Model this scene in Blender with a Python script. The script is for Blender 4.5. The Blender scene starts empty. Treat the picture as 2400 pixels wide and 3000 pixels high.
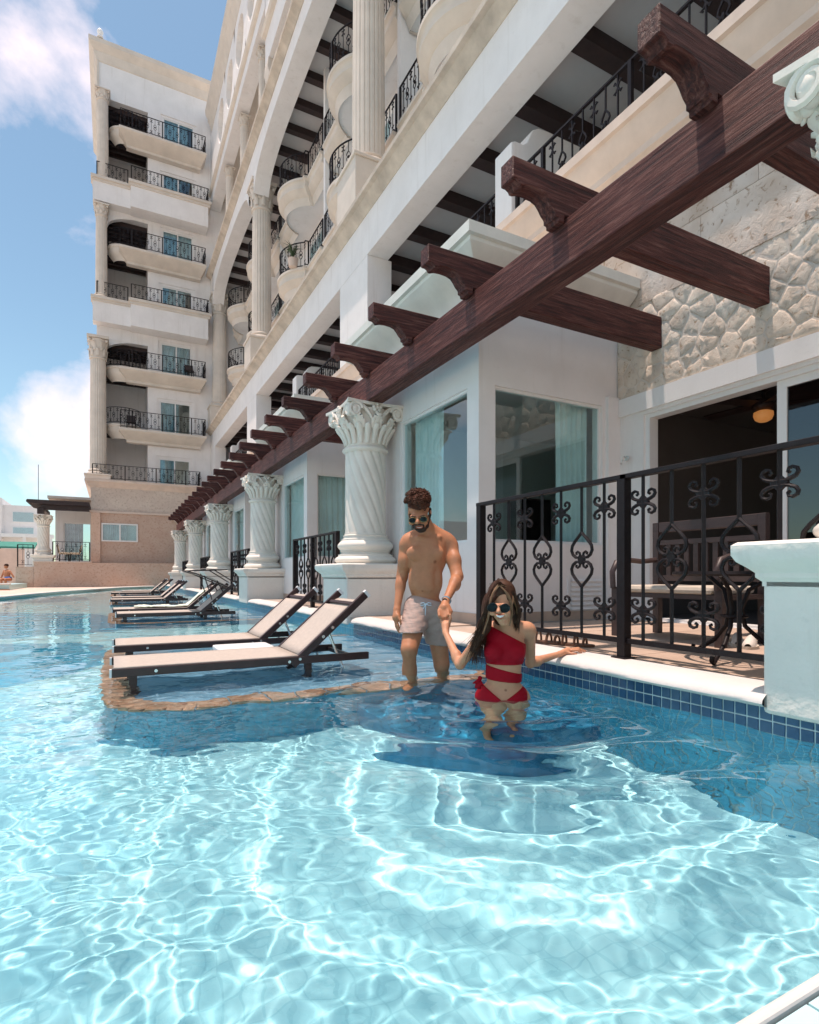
import bpy, math, random
import numpy as np
from mathutils import Vector, Matrix

S = bpy.context.scene
COL = S.collection
random.seed(7)
RNG = np.random.default_rng(11)
PI = math.pi
R = math.radians

# ------------------------------------------------------------------ camera, sky, sun, exposure
EYE = Vector((0.0, 0.0, 0.71))
YAW = math.atan(870 / 1650.0)
cam = bpy.data.cameras.new('camera')
cam.sensor_width = 36
cam.lens = 36 * 1650 / 3000.0
cam.shift_y = 185 / 3000.0
cam.clip_start = 0.05
cam.clip_end = 2000
cam_o = bpy.data.objects.new('camera', cam)
COL.objects.link(cam_o)
cam_o.location = EYE
cam_o.rotation_euler = (R(90), 0, -YAW)
S.camera = cam_o

SUN_DIR = Vector((-0.145, 0.06, 1.0)).normalized()
world = bpy.data.worlds.new('World')
S.world = world
world.use_nodes = True
wn, wl = world.node_tree.nodes, world.node_tree.links
bg = wn['Background']
sky = wn.new('ShaderNodeTexSky')
sky.sky_type = 'NISHITA'
sky.sun_disc = False
sky.sun_elevation = math.asin(SUN_DIR.z)
sky.sun_rotation = math.atan2(SUN_DIR.x, SUN_DIR.y)
sky.air_density = 1.0
sky.dust_density = 0.7
sky.ozone_density = 1.6
tc = wn.new('ShaderNodeTexCoord')
mp = wn.new('ShaderNodeMapping')
mp.inputs['Location'].default_value = (2.1, 1.1, -0.2)
mp.inputs['Rotation'].default_value = (0, 0, R(8))
mp.inputs['Scale'].default_value = (1.0, 1.0, 1.25)
wl.new(tc.outputs['Generated'], mp.inputs[0])
n1 = wn.new('ShaderNodeTexNoise')
n1.inputs['Scale'].default_value = 2.6
n1.inputs['Detail'].default_value = 9
n1.inputs['Roughness'].default_value = 0.56
n1.inputs['Distortion'].default_value = 0.25
wl.new(mp.outputs[0], n1.inputs['Vector'])
cr = wn.new('ShaderNodeValToRGB')
cr.color_ramp.elements[0].position = 0.52
cr.color_ramp.elements[0].color = (0, 0, 0, 1)
cr.color_ramp.elements[1].position = 0.66
cr.color_ramp.elements[1].color = (1, 1, 1, 1)
wl.new(n1.outputs['Fac'], cr.inputs[0])
tint = wn.new('ShaderNodeMixRGB')
tint.blend_type = 'MULTIPLY'
tint.inputs[0].default_value = 1.0
tint.inputs[2].default_value = (0.80, 1.07, 0.97, 1)
hs = wn.new('ShaderNodeHueSaturation')
hs.inputs['Saturation'].default_value = 1.0
wl.new(sky.outputs[0], hs.inputs['Color'])
wl.new(hs.outputs[0], tint.inputs[1])
mx = wn.new('ShaderNodeMixRGB')
mx.inputs[2].default_value = (6.6, 6.5, 6.8, 1)
wl.new(cr.outputs[0], mx.inputs[0])
wl.new(tint.outputs[0], mx.inputs[1])
wl.new(mx.outputs[0], bg.inputs[0])
bg.inputs[1].default_value = 0.115

sun = bpy.data.lights.new('sun', 'SUN')
sun.energy = 2.75
sun.angle = R(0.7)
sun.color = (1.0, 0.94, 0.84)
sun.cycles.is_caustics_light = True
sun_o = bpy.data.objects.new('sun', sun)
COL.objects.link(sun_o)
sun_o.location = (0, 0, 60)
sun_o.rotation_euler = SUN_DIR.to_track_quat('Z', 'Y').to_euler()

S.view_settings.view_transform = 'Standard'
S.view_settings.look = 'None'
S.view_settings.gamma = 1
S.view_settings.use_curve_mapping = False
S.view_settings.exposure = 0.74
S.view_settings.use_white_balance = True
S.view_settings.white_balance_temperature = 7300
S.view_settings.white_balance_tint = 25
S.cycles.use_denoising = True
S.cycles.max_bounces = 12
S.cycles.diffuse_bounces = 5
S.cycles.transmission_bounces = 10
S.cycles.transparent_max_bounces = 12
S.cycles.glossy_bounces = 5

# ------------------------------------------------------------------ object helpers
BASE = {}


def base_of(o):
    while o.parent is not None:
        o = o.parent
    return BASE.get(o.name, Vector((0, 0, 0)))


def thing(name, label, cat, loc=(0, 0, 0), group=None):
    o = bpy.data.objects.new(name, None)
    COL.objects.link(o)
    o.location = loc
    o.empty_display_size = 0.1
    o['label'] = label
    o['category'] = cat
    if group:
        o['group'] = group
    BASE[o.name] = Vector(loc)
    return o


def tag(o, label, cat, group=None):
    o['label'] = label
    o['category'] = cat
    if group:
        o['group'] = group
    return o


def struct(o):
    o['kind'] = 'structure'
    return o


def wet(o):
    o.cycles.is_caustics_receiver = True
    return o


def copy_tree(o, parent=None, loc=None, label=None):
    c = o.copy()
    COL.objects.link(c)
    if parent is not None:
        c.parent = parent
    else:
        c.location = loc
        BASE[c.name] = Vector(loc)
        if label:
            c['label'] = label
    for ch in list(o.children):
        copy_tree(ch, c)
    return c


class MB:
    def __init__(self):
        self.v = []
        self.f = []

    def add(self, vs, fs):
        n = len(self.v)
        self.v.extend([tuple(p) for p in vs])
        self.f.extend([tuple(n + i for i in f) for f in fs])
        return self

    def box(self, x0, x1, y0, y1, z0, z1):
        vs = [(x0, y0, z0), (x1, y0, z0), (x1, y1, z0), (x0, y1, z0), (x0, y0, z1), (x1, y0, z1), (x1, y1, z1), (x0, y1, z1)]
        return self.add(vs, [(3, 2, 1, 0), (4, 5, 6, 7), (0, 1, 5, 4), (1, 2, 6, 5), (2, 3, 7, 6), (3, 0, 4, 7)])

    def obox(self, c, ax, ay, az):
        """box round c with half-axis vectors"""
        c, ax, ay, az = Vector(c), Vector(ax), Vector(ay), Vector(az)
        vs = [c + sx * ax + sy * ay + sz * az for sz in (-1, 1) for sx, sy in ((-1, -1), (1, -1), (1, 1), (-1, 1))]
        return self.add(vs, [(3, 2, 1, 0), (4, 5, 6, 7), (0, 1, 5, 4), (1, 2, 6, 5), (2, 3, 7, 6), (3, 0, 4, 7)])

    def prism(self, poly, axis, a, b):
        """poly: list of 2-D points; axis x -> (y,z), y -> (x,z), z -> (x,y)"""
        def p3(p, t):
            if axis == 'x':
                return (t, p[0], p[1])
            if axis == 'y':
                return (p[0], t, p[1])
            return (p[0], p[1], t)
        n = len(poly)
        area = sum(poly[i][0] * poly[(i + 1) % n][1] - poly[(i + 1) % n][0] * poly[i][1] for i in range(n))
        P = list(poly) if area > 0 else list(reversed(poly))
        vs = [p3(p, a) for p in P] + [p3(p, b) for p in P]
        fs = [tuple(reversed(range(n))), tuple(range(n, 2 * n))] + [(i, (i + 1) % n, n + (i + 1) % n, n + i) for i in range(n)]
        flip = (axis == 'y') != (b < a)
        if flip:
            fs = [tuple(reversed(f)) for f in fs]
        return self.add(vs, fs)

    def tube(self, path, r, n=6, caps=True, flat=1.0, up=None, closed=False):
        path = [Vector(p) for p in path]
        m = len(path)
        rs = r if isinstance(r, (list, tuple)) else [r] * m
        ring = []
        prev = None
        for i, p in enumerate(path):
            if closed:
                t = path[(i + 1) % m] - path[i - 1]
            else:
                t = path[min(i + 1, m - 1)] - path[max(i - 1, 0)]
            if t.length < 1e-9:
                t = Vector((0, 0, 1))
            t.normalize()
            if up is not None:
                u = Vector(up)
            elif prev is not None:
                u = prev
            else:
                u = Vector((0, 0, 1)) if abs(t.z) < .9 else Vector((1, 0, 0))
            u = u - t * u.dot(t)
            if u.length < 1e-6:
                u = t.orthogonal()
            u.normalize()
            prev = u
            w = t.cross(u)
            ring.append([p + (u * math.cos(2 * PI * (k + .5) / n) * flat + w * math.sin(2 * PI * (k + .5) / n)) * rs[i] for k in range(n)])
        vs = [q for rg in ring for q in rg]
        fs = []
        for i in range(m if closed else m - 1):
            j = (i + 1) % m
            for k in range(n):
                fs.append((i * n + k, i * n + (k + 1) % n, j * n + (k + 1) % n, j * n + k))
        if caps and not closed:
            fs.append(tuple(reversed(range(n))))
            fs.append(tuple((m - 1) * n + k for k in range(n)))
        return self.add(vs, fs)

    def lathe(self, prof, n=24, c=(0, 0, 0), fn=None, cap=True):
        vs, fs = [], []
        m = len(prof)
        for i, (r, z) in enumerate(prof):
            for k in range(n):
                a = 2 * PI * k / n
                rr = fn(r, z, a) if fn else r
                vs.append((c[0] + rr * math.cos(a), c[1] + rr * math.sin(a), c[2] + z))
        for i in range(m - 1):
            for k in range(n):
                fs.append((i * n + k, i * n + (k + 1) % n, (i + 1) * n + (k + 1) % n, (i + 1) * n + k))
        if cap:
            fs.append(tuple(reversed(range(n))))
            fs.append(tuple((m - 1) * n + k for k in range(n)))
        return self.add(vs, fs)

    def ball(self, c, r, n=10, m=7):
        rx, ry, rz = r if isinstance(r, (tuple, list)) else (r, r, r)
        vs = [(c[0], c[1], c[2] - rz)]
        for i in range(1, m):
            t = PI * i / m - PI / 2
            for k in range(n):
                a = 2 * PI * k / n
                vs.append((c[0] + rx * math.cos(t) * math.cos(a), c[1] + ry * math.cos(t) * math.sin(a), c[2] + rz * math.sin(t)))
        vs.append((c[0], c[1], c[2] + rz))
        fs = [(0, 1 + (k + 1) % n, 1 + k) for k in range(n)]
        for i in range(m - 2):
            for k in range(n):
                a, b = 1 + i * n + k, 1 + i * n + (k + 1) % n
                fs.append((a, b, b + n, a + n))
        top = len(vs) - 1
        fs += [(top, top - n + k, top - n + (k + 1) % n) for k in range(n)]
        return self.add(vs, fs)

    def grid(self, pts):
        """pts: rows of points"""
        h, w = len(pts), len(pts[0])
        vs = [p for row in pts for p in row]
        fs = [(i * w + j, i * w + j + 1, (i + 1) * w + j + 1, (i + 1) * w + j) for i in range(h - 1) for j in range(w - 1)]
        return self.add(vs, fs)

    def mesh(self, name, mat, smooth=0, off=None):
        me = bpy.data.meshes.new(name)
        vs = self.v
        if off is not None:
            vs = [(p[0] - off.x, p[1] - off.y, p[2] - off.z) for p in vs]
        me.from_pydata(vs, [], self.f)
        me.materials.append(mat)
        if smooth:
            me.polygons.foreach_set('use_smooth', [True] * len(me.polygons))
            me.set_sharp_from_angle(angle=R(smooth))
        me.update()
        return me

    def build(self, name, mat, parent=None, smooth=0, bevel=0, solid=0, sub=0):
        off = base_of(parent) if parent is not None else None
        o = bpy.data.objects.new(name, self.mesh(name, mat, smooth, off))
        COL.objects.link(o)
        if parent is not None:
            o.parent = parent
        if solid:
            md = o.modifiers.new('thick', 'SOLIDIFY')
            md.thickness = solid
            md.offset = 0
        if bevel:
            md = o.modifiers.new('edge', 'BEVEL')
            md.width = bevel
            md.segments = 2
            md.limit_method = 'ANGLE'
        if sub:
            md = o.modifiers.new('sub', 'SUBSURF')
            md.levels = md.render_levels = sub
        return o


def put(name, me, parent, loc=(0, 0, 0), rot=(0, 0, 0), scale=None):
    """an object that shares a mesh, placed in its thing's own frame"""
    o = bpy.data.objects.new(name, me)
    COL.objects.link(o)
    if parent is not None:
        o.parent = parent
        loc = Vector(loc) - base_of(parent)
    o.location = loc
    o.rotation_euler = rot
    if scale:
        o.scale = scale
    return o


def wall_rects(u0, u1, v0, v1, holes):
    """cells of a rectangle left over by rectangular holes"""
    us = sorted(set([u0, u1] + [max(u0, min(u1, h[0])) for h in holes] + [max(u0, min(u1, h[1])) for h in holes]))
    vs = sorted(set([v0, v1] + [max(v0, min(v1, h[2])) for h in holes] + [max(v0, min(v1, h[3])) for h in holes]))
    out = []
    for i in range(len(us) - 1):
        run = None
        for j in range(len(vs) - 1):
            cu, cv = (us[i] + us[i + 1]) / 2, (vs[j] + vs[j + 1]) / 2
            if any(h[0] < cu < h[1] and h[2] < cv < h[3] for h in holes):
                if run:
                    out.append(run)
                run = None
            else:
                run = (us[i], us[i + 1], run[2] if run else vs[j], vs[j + 1])
        if run:
            out.append(run)
    return out


# ------------------------------------------------------------------ materials
MATS = {}


def mat(name, col, rough=.6, var=.1, vscale=3.0, bump=0.0, bscale=40.0, stretch=(1, 1, 1), metal=0.0, col2=None, spec=.5, sss=0.0, bdist=.01, detail=5):
    m = bpy.data.materials.new(name)
    m.use_nodes = True
    nt = m.node_tree
    N, L = nt.nodes, nt.links
    b = N['Principled BSDF']
    b.inputs['Roughness'].default_value = rough
    b.inputs['Metallic'].default_value = metal
    b.inputs['Specular IOR Level'].default_value = spec
    if sss:
        b.inputs['Subsurface Weight'].default_value = sss
        b.inputs['Subsurface Radius'].default_value = (.02, .008, .004)
        b.inputs['Subsurface Scale'].default_value = .5
    g = N.new('ShaderNodeNewGeometry')
    mpn = N.new('ShaderNodeMapping')
    mpn.inputs['Scale'].default_value = stretch
    L.new(g.outputs['Position'], mpn.inputs[0])
    nz = N.new('ShaderNodeTexNoise')
    nz.inputs['Scale'].default_value = vscale
    nz.inputs['Detail'].default_value = detail
    nz.inputs['Roughness'].default_value = .6
    L.new(mpn.outputs[0], nz.inputs['Vector'])
    mixn = N.new('ShaderNodeMixRGB')
    c1 = col2 if col2 else tuple(c * (1 - var) for c in col)
    c2 = col if col2 else tuple(min(1, c * (1 + var)) for c in col)
    mixn.inputs[1].default_value = (*c1, 1)
    mixn.inputs[2].default_value = (*c2, 1)
    rp = N.new('ShaderNodeMapRange')
    rp.inputs[1].default_value = .3
    rp.inputs[2].default_value = .7
    L.new(nz.outputs['Fac'], rp.inputs[0])
    L.new(rp.outputs[0], mixn.inputs[0])
    L.new(mixn.outputs[0], b.inputs['Base Color'])
    if bump:
        n2 = N.new('ShaderNodeTexNoise')
        n2.inputs['Scale'].default_value = bscale
        n2.inputs['Detail'].default_value = 4
        L.new(mpn.outputs[0], n2.inputs['Vector'])
        bp = N.new('ShaderNodeBump')
        bp.inputs['Strength'].default_value = bump
        bp.inputs['Distance'].default_value = bdist
        L.new(n2.outputs['Fac'], bp.inputs['Height'])
        L.new(bp.outputs[0], b.inputs['Normal'])
    MATS[name] = m
    return m


def coral(name, col, dark, light, scale=1.0, pit=.55):
    """shell stone: mottled, with small dark pits"""
    m = bpy.data.materials.new(name)
    m.use_nodes = True
    N, L = m.node_tree.nodes, m.node_tree.links
    b = N['Principled BSDF']
    b.inputs['Roughness'].default_value = .85
    b.inputs['Specular IOR Level'].default_value = .2
    g = N.new('ShaderNodeNewGeometry')
    a = N.new('ShaderNodeTexNoise')
    a.inputs['Scale'].default_value = 2.2 * scale
    a.inputs['Detail'].default_value = 6
    L.new(g.outputs['Position'], a.inputs['Vector'])
    r1 = N.new('ShaderNodeValToRGB')
    r1.color_ramp.elements[0].position = .34
    r1.color_ramp.elements[0].color = (*col, 1)
    r1.color_ramp.elements[1].position = .66
    r1.color_ramp.elements[1].color = (*light, 1)
    L.new(a.outputs['Fac'], r1.inputs[0])
    d = N.new('ShaderNodeTexNoise')
    d.inputs['Scale'].default_value = 11 * scale
    d.inputs['Detail'].default_value = 7
    d.inputs['Roughness'].default_value = .66
    d.inputs['Distortion'].default_value = .6
    L.new(g.outputs['Position'], d.inputs['Vector'])
    r2 = N.new('ShaderNodeValToRGB')
    r2.color_ramp.elements[0].position = pit
    r2.color_ramp.elements[0].color = (0, 0, 0, 1)
    r2.color_ramp.elements[1].position = pit + .1
    r2.color_ramp.elements[1].color = (1, 1, 1, 1)
    L.new(d.outputs['Fac'], r2.inputs[0])
    mxn = N.new('ShaderNodeMixRGB')
    mxn.inputs[2].default_value = (*dark, 1)
    L.new(r2.outputs[0], mxn.inputs[0])
    L.new(r1.outputs[0], mxn.inputs[1])
    oi = N.new('ShaderNodeObjectInfo')
    vr = N.new('ShaderNodeMapRange')
    vr.inputs[3].default_value = .86
    vr.inputs[4].default_value = 1.10
    L.new(oi.outputs['Random'], vr.inputs[0])
    hv = N.new('ShaderNodeHueSaturation')
    L.new(vr.outputs[0], hv.inputs['Value'])
    L.new(mxn.outputs[0], hv.inputs['Color'])
    L.new(hv.outputs[0], b.inputs['Base Color'])
    bp = N.new('ShaderNodeBump')
    bp.inputs['Strength'].default_value = .9
    bp.inputs['Distance'].default_value = .02 / scale
    bp.invert = True
    L.new(d.outputs['Fac'], bp.inputs['Height'])
    L.new(bp.outputs[0], b.inputs['Normal'])
    MATS[name] = m
    return m


def wood(name, axis):
    """dark carved timber, coarse grain along one axis"""
    m = bpy.data.materials.new(name)
    m.use_nodes = True
    N, L = m.node_tree.nodes, m.node_tree.links
    b = N['Principled BSDF']
    b.inputs['Roughness'].default_value = .55
    b.inputs['Specular IOR Level'].default_value = .28
    g = N.new('ShaderNodeNewGeometry')
    mpn = N.new('ShaderNodeMapping')
    mpn.inputs['Scale'].default_value = (.9, 16, 16) if axis == 'x' else (16, .9, 16)
    L.new(g.outputs['Position'], mpn.inputs[0])
    oi = N.new('ShaderNodeObjectInfo')
    sh_ = N.new('ShaderNodeVectorMath')
    sh_.operation = 'SCALE'
    sh_.inputs[0].default_value = (17, 31, 23)
    L.new(oi.outputs['Random'], sh_.inputs['Scale'])
    L.new(sh_.outputs[0], mpn.inputs['Location'])
    a = N.new('ShaderNodeTexNoise')
    a.inputs['Scale'].default_value = 2.6
    a.inputs['Detail'].default_value = 7
    a.inputs['Roughness'].default_value = .68
    a.inputs['Distortion'].default_value = .5
    L.new(mpn.outputs[0], a.inputs['Vector'])
    r1 = N.new('ShaderNodeValToRGB')
    e = r1.color_ramp.elements
    e[0].position = .36
    e[0].color = (.026, .008, .008, 1)
    e[1].position = .72
    e[1].color = (.20, .085, .068, 1)
    k = e.new(.52)
    k.color = (.085, .022, .018, 1)
    L.new(a.outputs['Fac'], r1.inputs[0])
    vr = N.new('ShaderNodeMapRange')
    vr.inputs[3].default_value = .75
    vr.inputs[4].default_value = 1.3
    L.new(oi.outputs['Random'], vr.inputs[0])
    hv = N.new('ShaderNodeHueSaturation')
    L.new(vr.outputs[0], hv.inputs['Value'])
    L.new(r1.outputs[0], hv.inputs['Color'])
    L.new(hv.outputs[0], b.inputs['Base Color'])
    bp = N.new('ShaderNodeBump')
    bp.inputs['Strength'].default_value = 1.0
    bp.inputs['Distance'].default_value = .016
    L.new(a.outputs['Fac'], bp.inputs['Height'])
    L.new(bp.outputs[0], b.inputs['Normal'])
    MATS[name] = m
    return m


def glassmat(name, tintc, refl=.9, ior=1.5):
    """a pane: clear tinted sheet with a Fresnel reflection"""
    m = bpy.data.materials.new(name)
    m.use_nodes = True
    N, L = m.node_tree.nodes, m.node_tree.links
    N.clear()
    o = N.new('ShaderNodeOutputMaterial')
    t = N.new('ShaderNodeBsdfTransparent')
    t.inputs[0].default_value = (*tintc, 1)
    gl = N.new('ShaderNodeBsdfGlossy')
    gl.inputs['Roughness'].default_value = .01
    gl.inputs[0].default_value = (refl, refl, refl, 1)
    lw = N.new('ShaderNodeLayerWeight')
    lw.inputs[0].default_value = .5
    pw = N.new('ShaderNodeMath')
    pw.operation = 'POWER'
    pw.inputs[1].default_value = 4.2
    L.new(lw.outputs['Facing'], pw.inputs[0])
    fr = N.new('ShaderNodeMapRange')
    fr.inputs[3].default_value = .09
    fr.inputs[4].default_value = .8
    L.new(pw.outputs[0], fr.inputs[0])
    ms = N.new('ShaderNodeMixShader')
    L.new(fr.outputs[0], ms.inputs[0])
    L.new(t.outputs[0], ms.inputs[1])
    L.new(gl.outputs[0], ms.inputs[2])
    L.new(ms.outputs[0], o.inputs[0])
    MATS[name] = m
    return m


def plaster(name, col, rough, stain, bscale, bump):
    """painted stucco: faint mottling, a few rain streaks and grey patches"""
    m = mat(name, col, rough, .05, 1.3, bump, bscale, bdist=.012)
    N, L = m.node_tree.nodes, m.node_tree.links
    b = N['Principled BSDF']
    src = b.inputs['Base Color'].links[0].from_socket
    g = N.new('ShaderNodeNewGeometry')
    f = None
    for sc_, st, lo, hi, amt in ((2.6, (2.2, 2.2, .14), .56, .74, .55), (.9, (1, 1, .7), .52, .75, .35), (14, (1, 1, 1), .62, .72, .25)):
        mpn = N.new('ShaderNodeMapping')
        mpn.inputs['Scale'].default_value = st
        L.new(g.outputs['Position'], mpn.inputs[0])
        nz = N.new('ShaderNodeTexNoise')
        nz.inputs['Scale'].default_value = sc_
        nz.inputs['Detail'].default_value = 6
        nz.inputs['Roughness'].default_value = .62
        L.new(mpn.outputs[0], nz.inputs['Vector'])
        r = N.new('ShaderNodeMapRange')
        r.inputs[1].default_value, r.inputs[2].default_value = lo, hi
        r.inputs[4].default_value = amt
        L.new(nz.outputs['Fac'], r.inputs[0])
        mm = N.new('ShaderNodeMixRGB')
        mm.inputs[2].default_value = (*stain, 1)
        L.new(r.outputs[0], mm.inputs[0])
        L.new(src, mm.inputs[1])
        src = mm.outputs[0]
    L.new(src, b.inputs['Base Color'])
    return m


WHITE = plaster('white_plaster', (.77, .745, .73), .75, (.62, .585, .55), 45, .10)
WHITE_R = plaster('rough_white_plaster', (.77, .725, .66), .8, (.56, .53, .48), 26, .6)
CREAM = mat('cream_stone', (.63, .56, .49), .75, .09, 1.6, .08, 40)
LEDGE = mat('weathered_ledge', (.50, .43, .36), .8, .22, 2.2, .1, 30)
PALE = mat('pale_cast_stone', (.74, .675, .60), .6, .07, 4, .12, 50)
CORN = mat('painted_cornice', (.72, .69, .62), .6, .09, 3, .06, 40)
TAN = mat('tan_cast_stone', (.63, .50, .42), .75, .1, 2.5, .1, 40)
CORAL = coral('coral_stone', (.55, .44, .36), (.33, .22, .15), (.70, .62, .55), 1.0, .56)
FLAG = coral('flagstone', (.65, .53, .43), (.44, .30, .20), (.76, .66, .56), 1.7, .56)
MORTAR = mat('mortar', (.66, .57, .49), .9, .1, 8, .6, 30)
PINK = coral('pink_stone', (.60, .41, .32), (.52, .34, .26), (.64, .47, .38), .8, .52)
GREYST = coral('grey_stone', (.52, .42, .36), (.43, .34, .28), (.58, .49, .42), .8, .52)
WOOD_X = wood('dark_timber', 'x')
WOOD_Y = wood('dark_beam_timber', 'y')
BEAMW = mat('brown_ceiling_beam', (.028, .013, .012), .6, .3, 6)
IRON = mat('dark_iron', (.012, .008, .009), .5, .25, 20, .15, 90, spec=.25)
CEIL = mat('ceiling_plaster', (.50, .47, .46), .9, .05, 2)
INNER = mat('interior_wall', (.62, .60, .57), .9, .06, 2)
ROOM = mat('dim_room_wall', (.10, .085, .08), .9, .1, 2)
DECKM = mat('tan_floor_tile', (.50, .37, .29), .55, .12, 3.5, .08, 60)
GROUTD = mat('floor_grout', (.40, .33, .28), .9, .05, 5)
COPE = mat('white_coping', (.62, .59, .56), .7, .05, 3.5, .25, 30)
TILE = mat('blue_pool_tile', (.030, .105, .20), .12, .30, 9, 0, col2=(.018, .075, .155))
GROUT = mat('pale_grout', (.52, .66, .68), .8, .12, 8)
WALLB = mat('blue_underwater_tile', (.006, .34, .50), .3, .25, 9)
RIM = coral('terracotta_rim', (.44, .23, .14), (.30, .14, .09), (.54, .33, .23), 2.0, .55)
AQUAT = mat('aqua_tile', (.46, .72, .74), .3, .06, 6)
SLING = mat('sling_fabric', (.47, .405, .355), .8, .07, 30, .25, 500)
LFRAME = mat('brown_lounger_frame', (.045, .020, .019), .4, .2, 12)
PLAST = mat('white_plastic', (.78, .79, .79), .35, .03, 5)
CHROME = mat('bolt_metal', (.75, .74, .72), .25, .05, 5, metal=.9)
CURT = mat('sheer_curtain', (.66, .78, .78), .9, .1, 3)
GLASS = glassmat('window_glass', (.86, .955, .955))
GLASS_D = glassmat('dark_door_glass', (.42, .50, .54))
GLASS_F = glassmat('far_window_glass', (.74, .87, .89))
CURT_F = mat('drawn_curtain', (.50, .55, .58), .9, .25, 2.5)
FRAMEW = mat('white_frame', (.74, .74, .73), .45, .03, 3)
CUSH = mat('cream_cushion', (.52, .45, .37), .85, .06, 14, .2, 200)
BROWNW = mat('brown_bench_wood', (.045, .026, .024), .45, .25, 8, .1, 60, stretch=(1, 1, 6))
BLACK = mat('black_screen', (.006, .006, .007), .15, .1, 3)
# ------------------------------------------------------------------ pool basin, water, deck
P = 5.93                    # the villas repeat every 5.93 m along the pool
FLOOR_Z = -1.12
XW = 2.63                   # pool wall on the hotel side


def poolfloor():
    m = bpy.data.materials.new('aqua_pool_floor')
    m.use_nodes = True
    N, L = m.node_tree.nodes, m.node_tree.links
    b = N['Principled BSDF']
    b.inputs['Roughness'].default_value = .9
    b.inputs['Specular IOR Level'].default_value = .1
    g = N.new('ShaderNodeNewGeometry')
    bk = N.new('ShaderNodeTexBrick')
    bk.offset = 0
    bk.squash = 1
    bk.inputs['Color1'].default_value = (.38, .73, .785, 1)
    bk.inputs['Color2'].default_value = (.34, .69, .755, 1)
    bk.inputs['Mortar'].default_value = (.31, .65, .715, 1)
    bk.inputs['Scale'].default_value = 1
    bk.inputs['Mortar Size'].default_value = .004
    bk.inputs['Brick Width'].default_value = .06
    bk.inputs['Row Height'].default_value = .06
    L.new(g.outputs['Position'], bk.inputs['Vector'])
    n = N.new('ShaderNodeTexNoise')
    n.inputs['Scale'].default_value = 5
    n.inputs['Detail'].default_value = 4
    L.new(g.outputs['Position'], n.inputs['Vector'])
    mxn = N.new('ShaderNodeMixRGB')
    mxn.blend_type = 'OVERLAY'
    mxn.inputs[0].default_value = .25
    L.new(bk.outputs[0], mxn.inputs[1])
    L.new(n.outputs['Fac'], mxn.inputs[2])
    L.new(mxn.outputs[0], b.inputs['Base Color'])
    return m


POOLF = poolfloor()
SHELFM = mat('shelf_blue_tile', (.16, .36, .50), .6, .18, 9)

o = MB().box(-16, 2.7, -4, 40, FLOOR_Z - .3, FLOOR_Z).build('pool_floor', POOLF)
wet(struct(o))

# dark blue patches laid flat on the floor
floor_patches = MB()
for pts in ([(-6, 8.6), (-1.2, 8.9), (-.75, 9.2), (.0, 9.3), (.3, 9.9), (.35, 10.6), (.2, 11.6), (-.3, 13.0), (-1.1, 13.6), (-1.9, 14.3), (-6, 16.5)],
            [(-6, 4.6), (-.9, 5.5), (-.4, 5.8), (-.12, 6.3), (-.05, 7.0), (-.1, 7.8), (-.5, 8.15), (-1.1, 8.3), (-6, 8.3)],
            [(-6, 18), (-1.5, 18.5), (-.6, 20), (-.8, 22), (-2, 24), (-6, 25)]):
    floor_patches.prism(pts, 'z', FLOOR_Z + .001, FLOOR_Z + .012)
wet(struct(floor_patches.build('dark_floor_patches', WALLB)))

# wall under the coping: grout backing, loose waterline tiles, joined tiles below the water
wall = MB().box(XW + .004, XW + .3, -3, 36.8, FLOOR_Z - .2, .112).build('pool_wall', GROUT)
wet(struct(wall))


def tile_mesh(name, h):
    b = MB()
    s, t = .026, .004
    e = .0015
    y0, y1, z0, z1 = -s, s, -h / 2, h / 2
    b.add([(0, y0, z0), (0, y1, z0), (0, y1, z1), (0, y0, z1), (-t, y0 + e, z0 + e), (-t, y1 - e, z0 + e), (-t, y1 - e, z1 - e), (-t, y0 + e, z1 - e)],
          [(7, 6, 5, 4), (0, 1, 5, 4), (1, 2, 6, 5), (2, 3, 7, 6), (3, 0, 4, 7)])
    return b.mesh(name, TILE)


T_FULL, T_CUT = tile_mesh('tile', .052), tile_mesh('cut_tile', .020)
PITCH = .058
n_tile = 0
for i in range(100):
    y = .70 + i * PITCH
    for zc, me in ((.020, T_FULL), (.078, T_FULL), (.120 - .010, T_CUT)):
        t = put('tile', me, wall, (XW + .003, y, zc), (RNG.normal(0, .012), RNG.normal(0, .01), RNG.normal(0, .012)))
        wet(t)
lower = MB()
for i in range(-12, 640):
    y = .70 + i * PITCH
    if y > 34:
        break
    for j in range(0, 20):
        zc = .020 - PITCH * (j + 1)
        if i >= 100 and j > 4 and y > 14:
            continue
        s = .026
        jx = RNG.normal(0, .0006)
        lower.add([(XW - .001 + jx, y - s, zc - s), (XW - .001 + jx, y + s, zc - s), (XW - .001 + jx, y + s, zc + s), (XW - .001 + jx, y - s, zc + s)], [(3, 2, 1, 0)])
    if i >= 100:
        for zc in (.020, .078):
            s = .026
            lower.add([(XW - .001, y - s, zc - s), (XW - .001, y + s, zc - s), (XW - .001, y + s, zc + s), (XW - .001, y - s, zc + s)], [(3, 2, 1, 0)])
o = lower.build('underwater_tiles', WALLB, wall)
o['kind'] = 'stuff'
wet(o)
BOX_T = mat('pool_wall_far', (.30, .55, .60), .7, .1, 4)

# submerged lounge shelves with a terracotta rim
SHELF_Z = -.38


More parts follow.
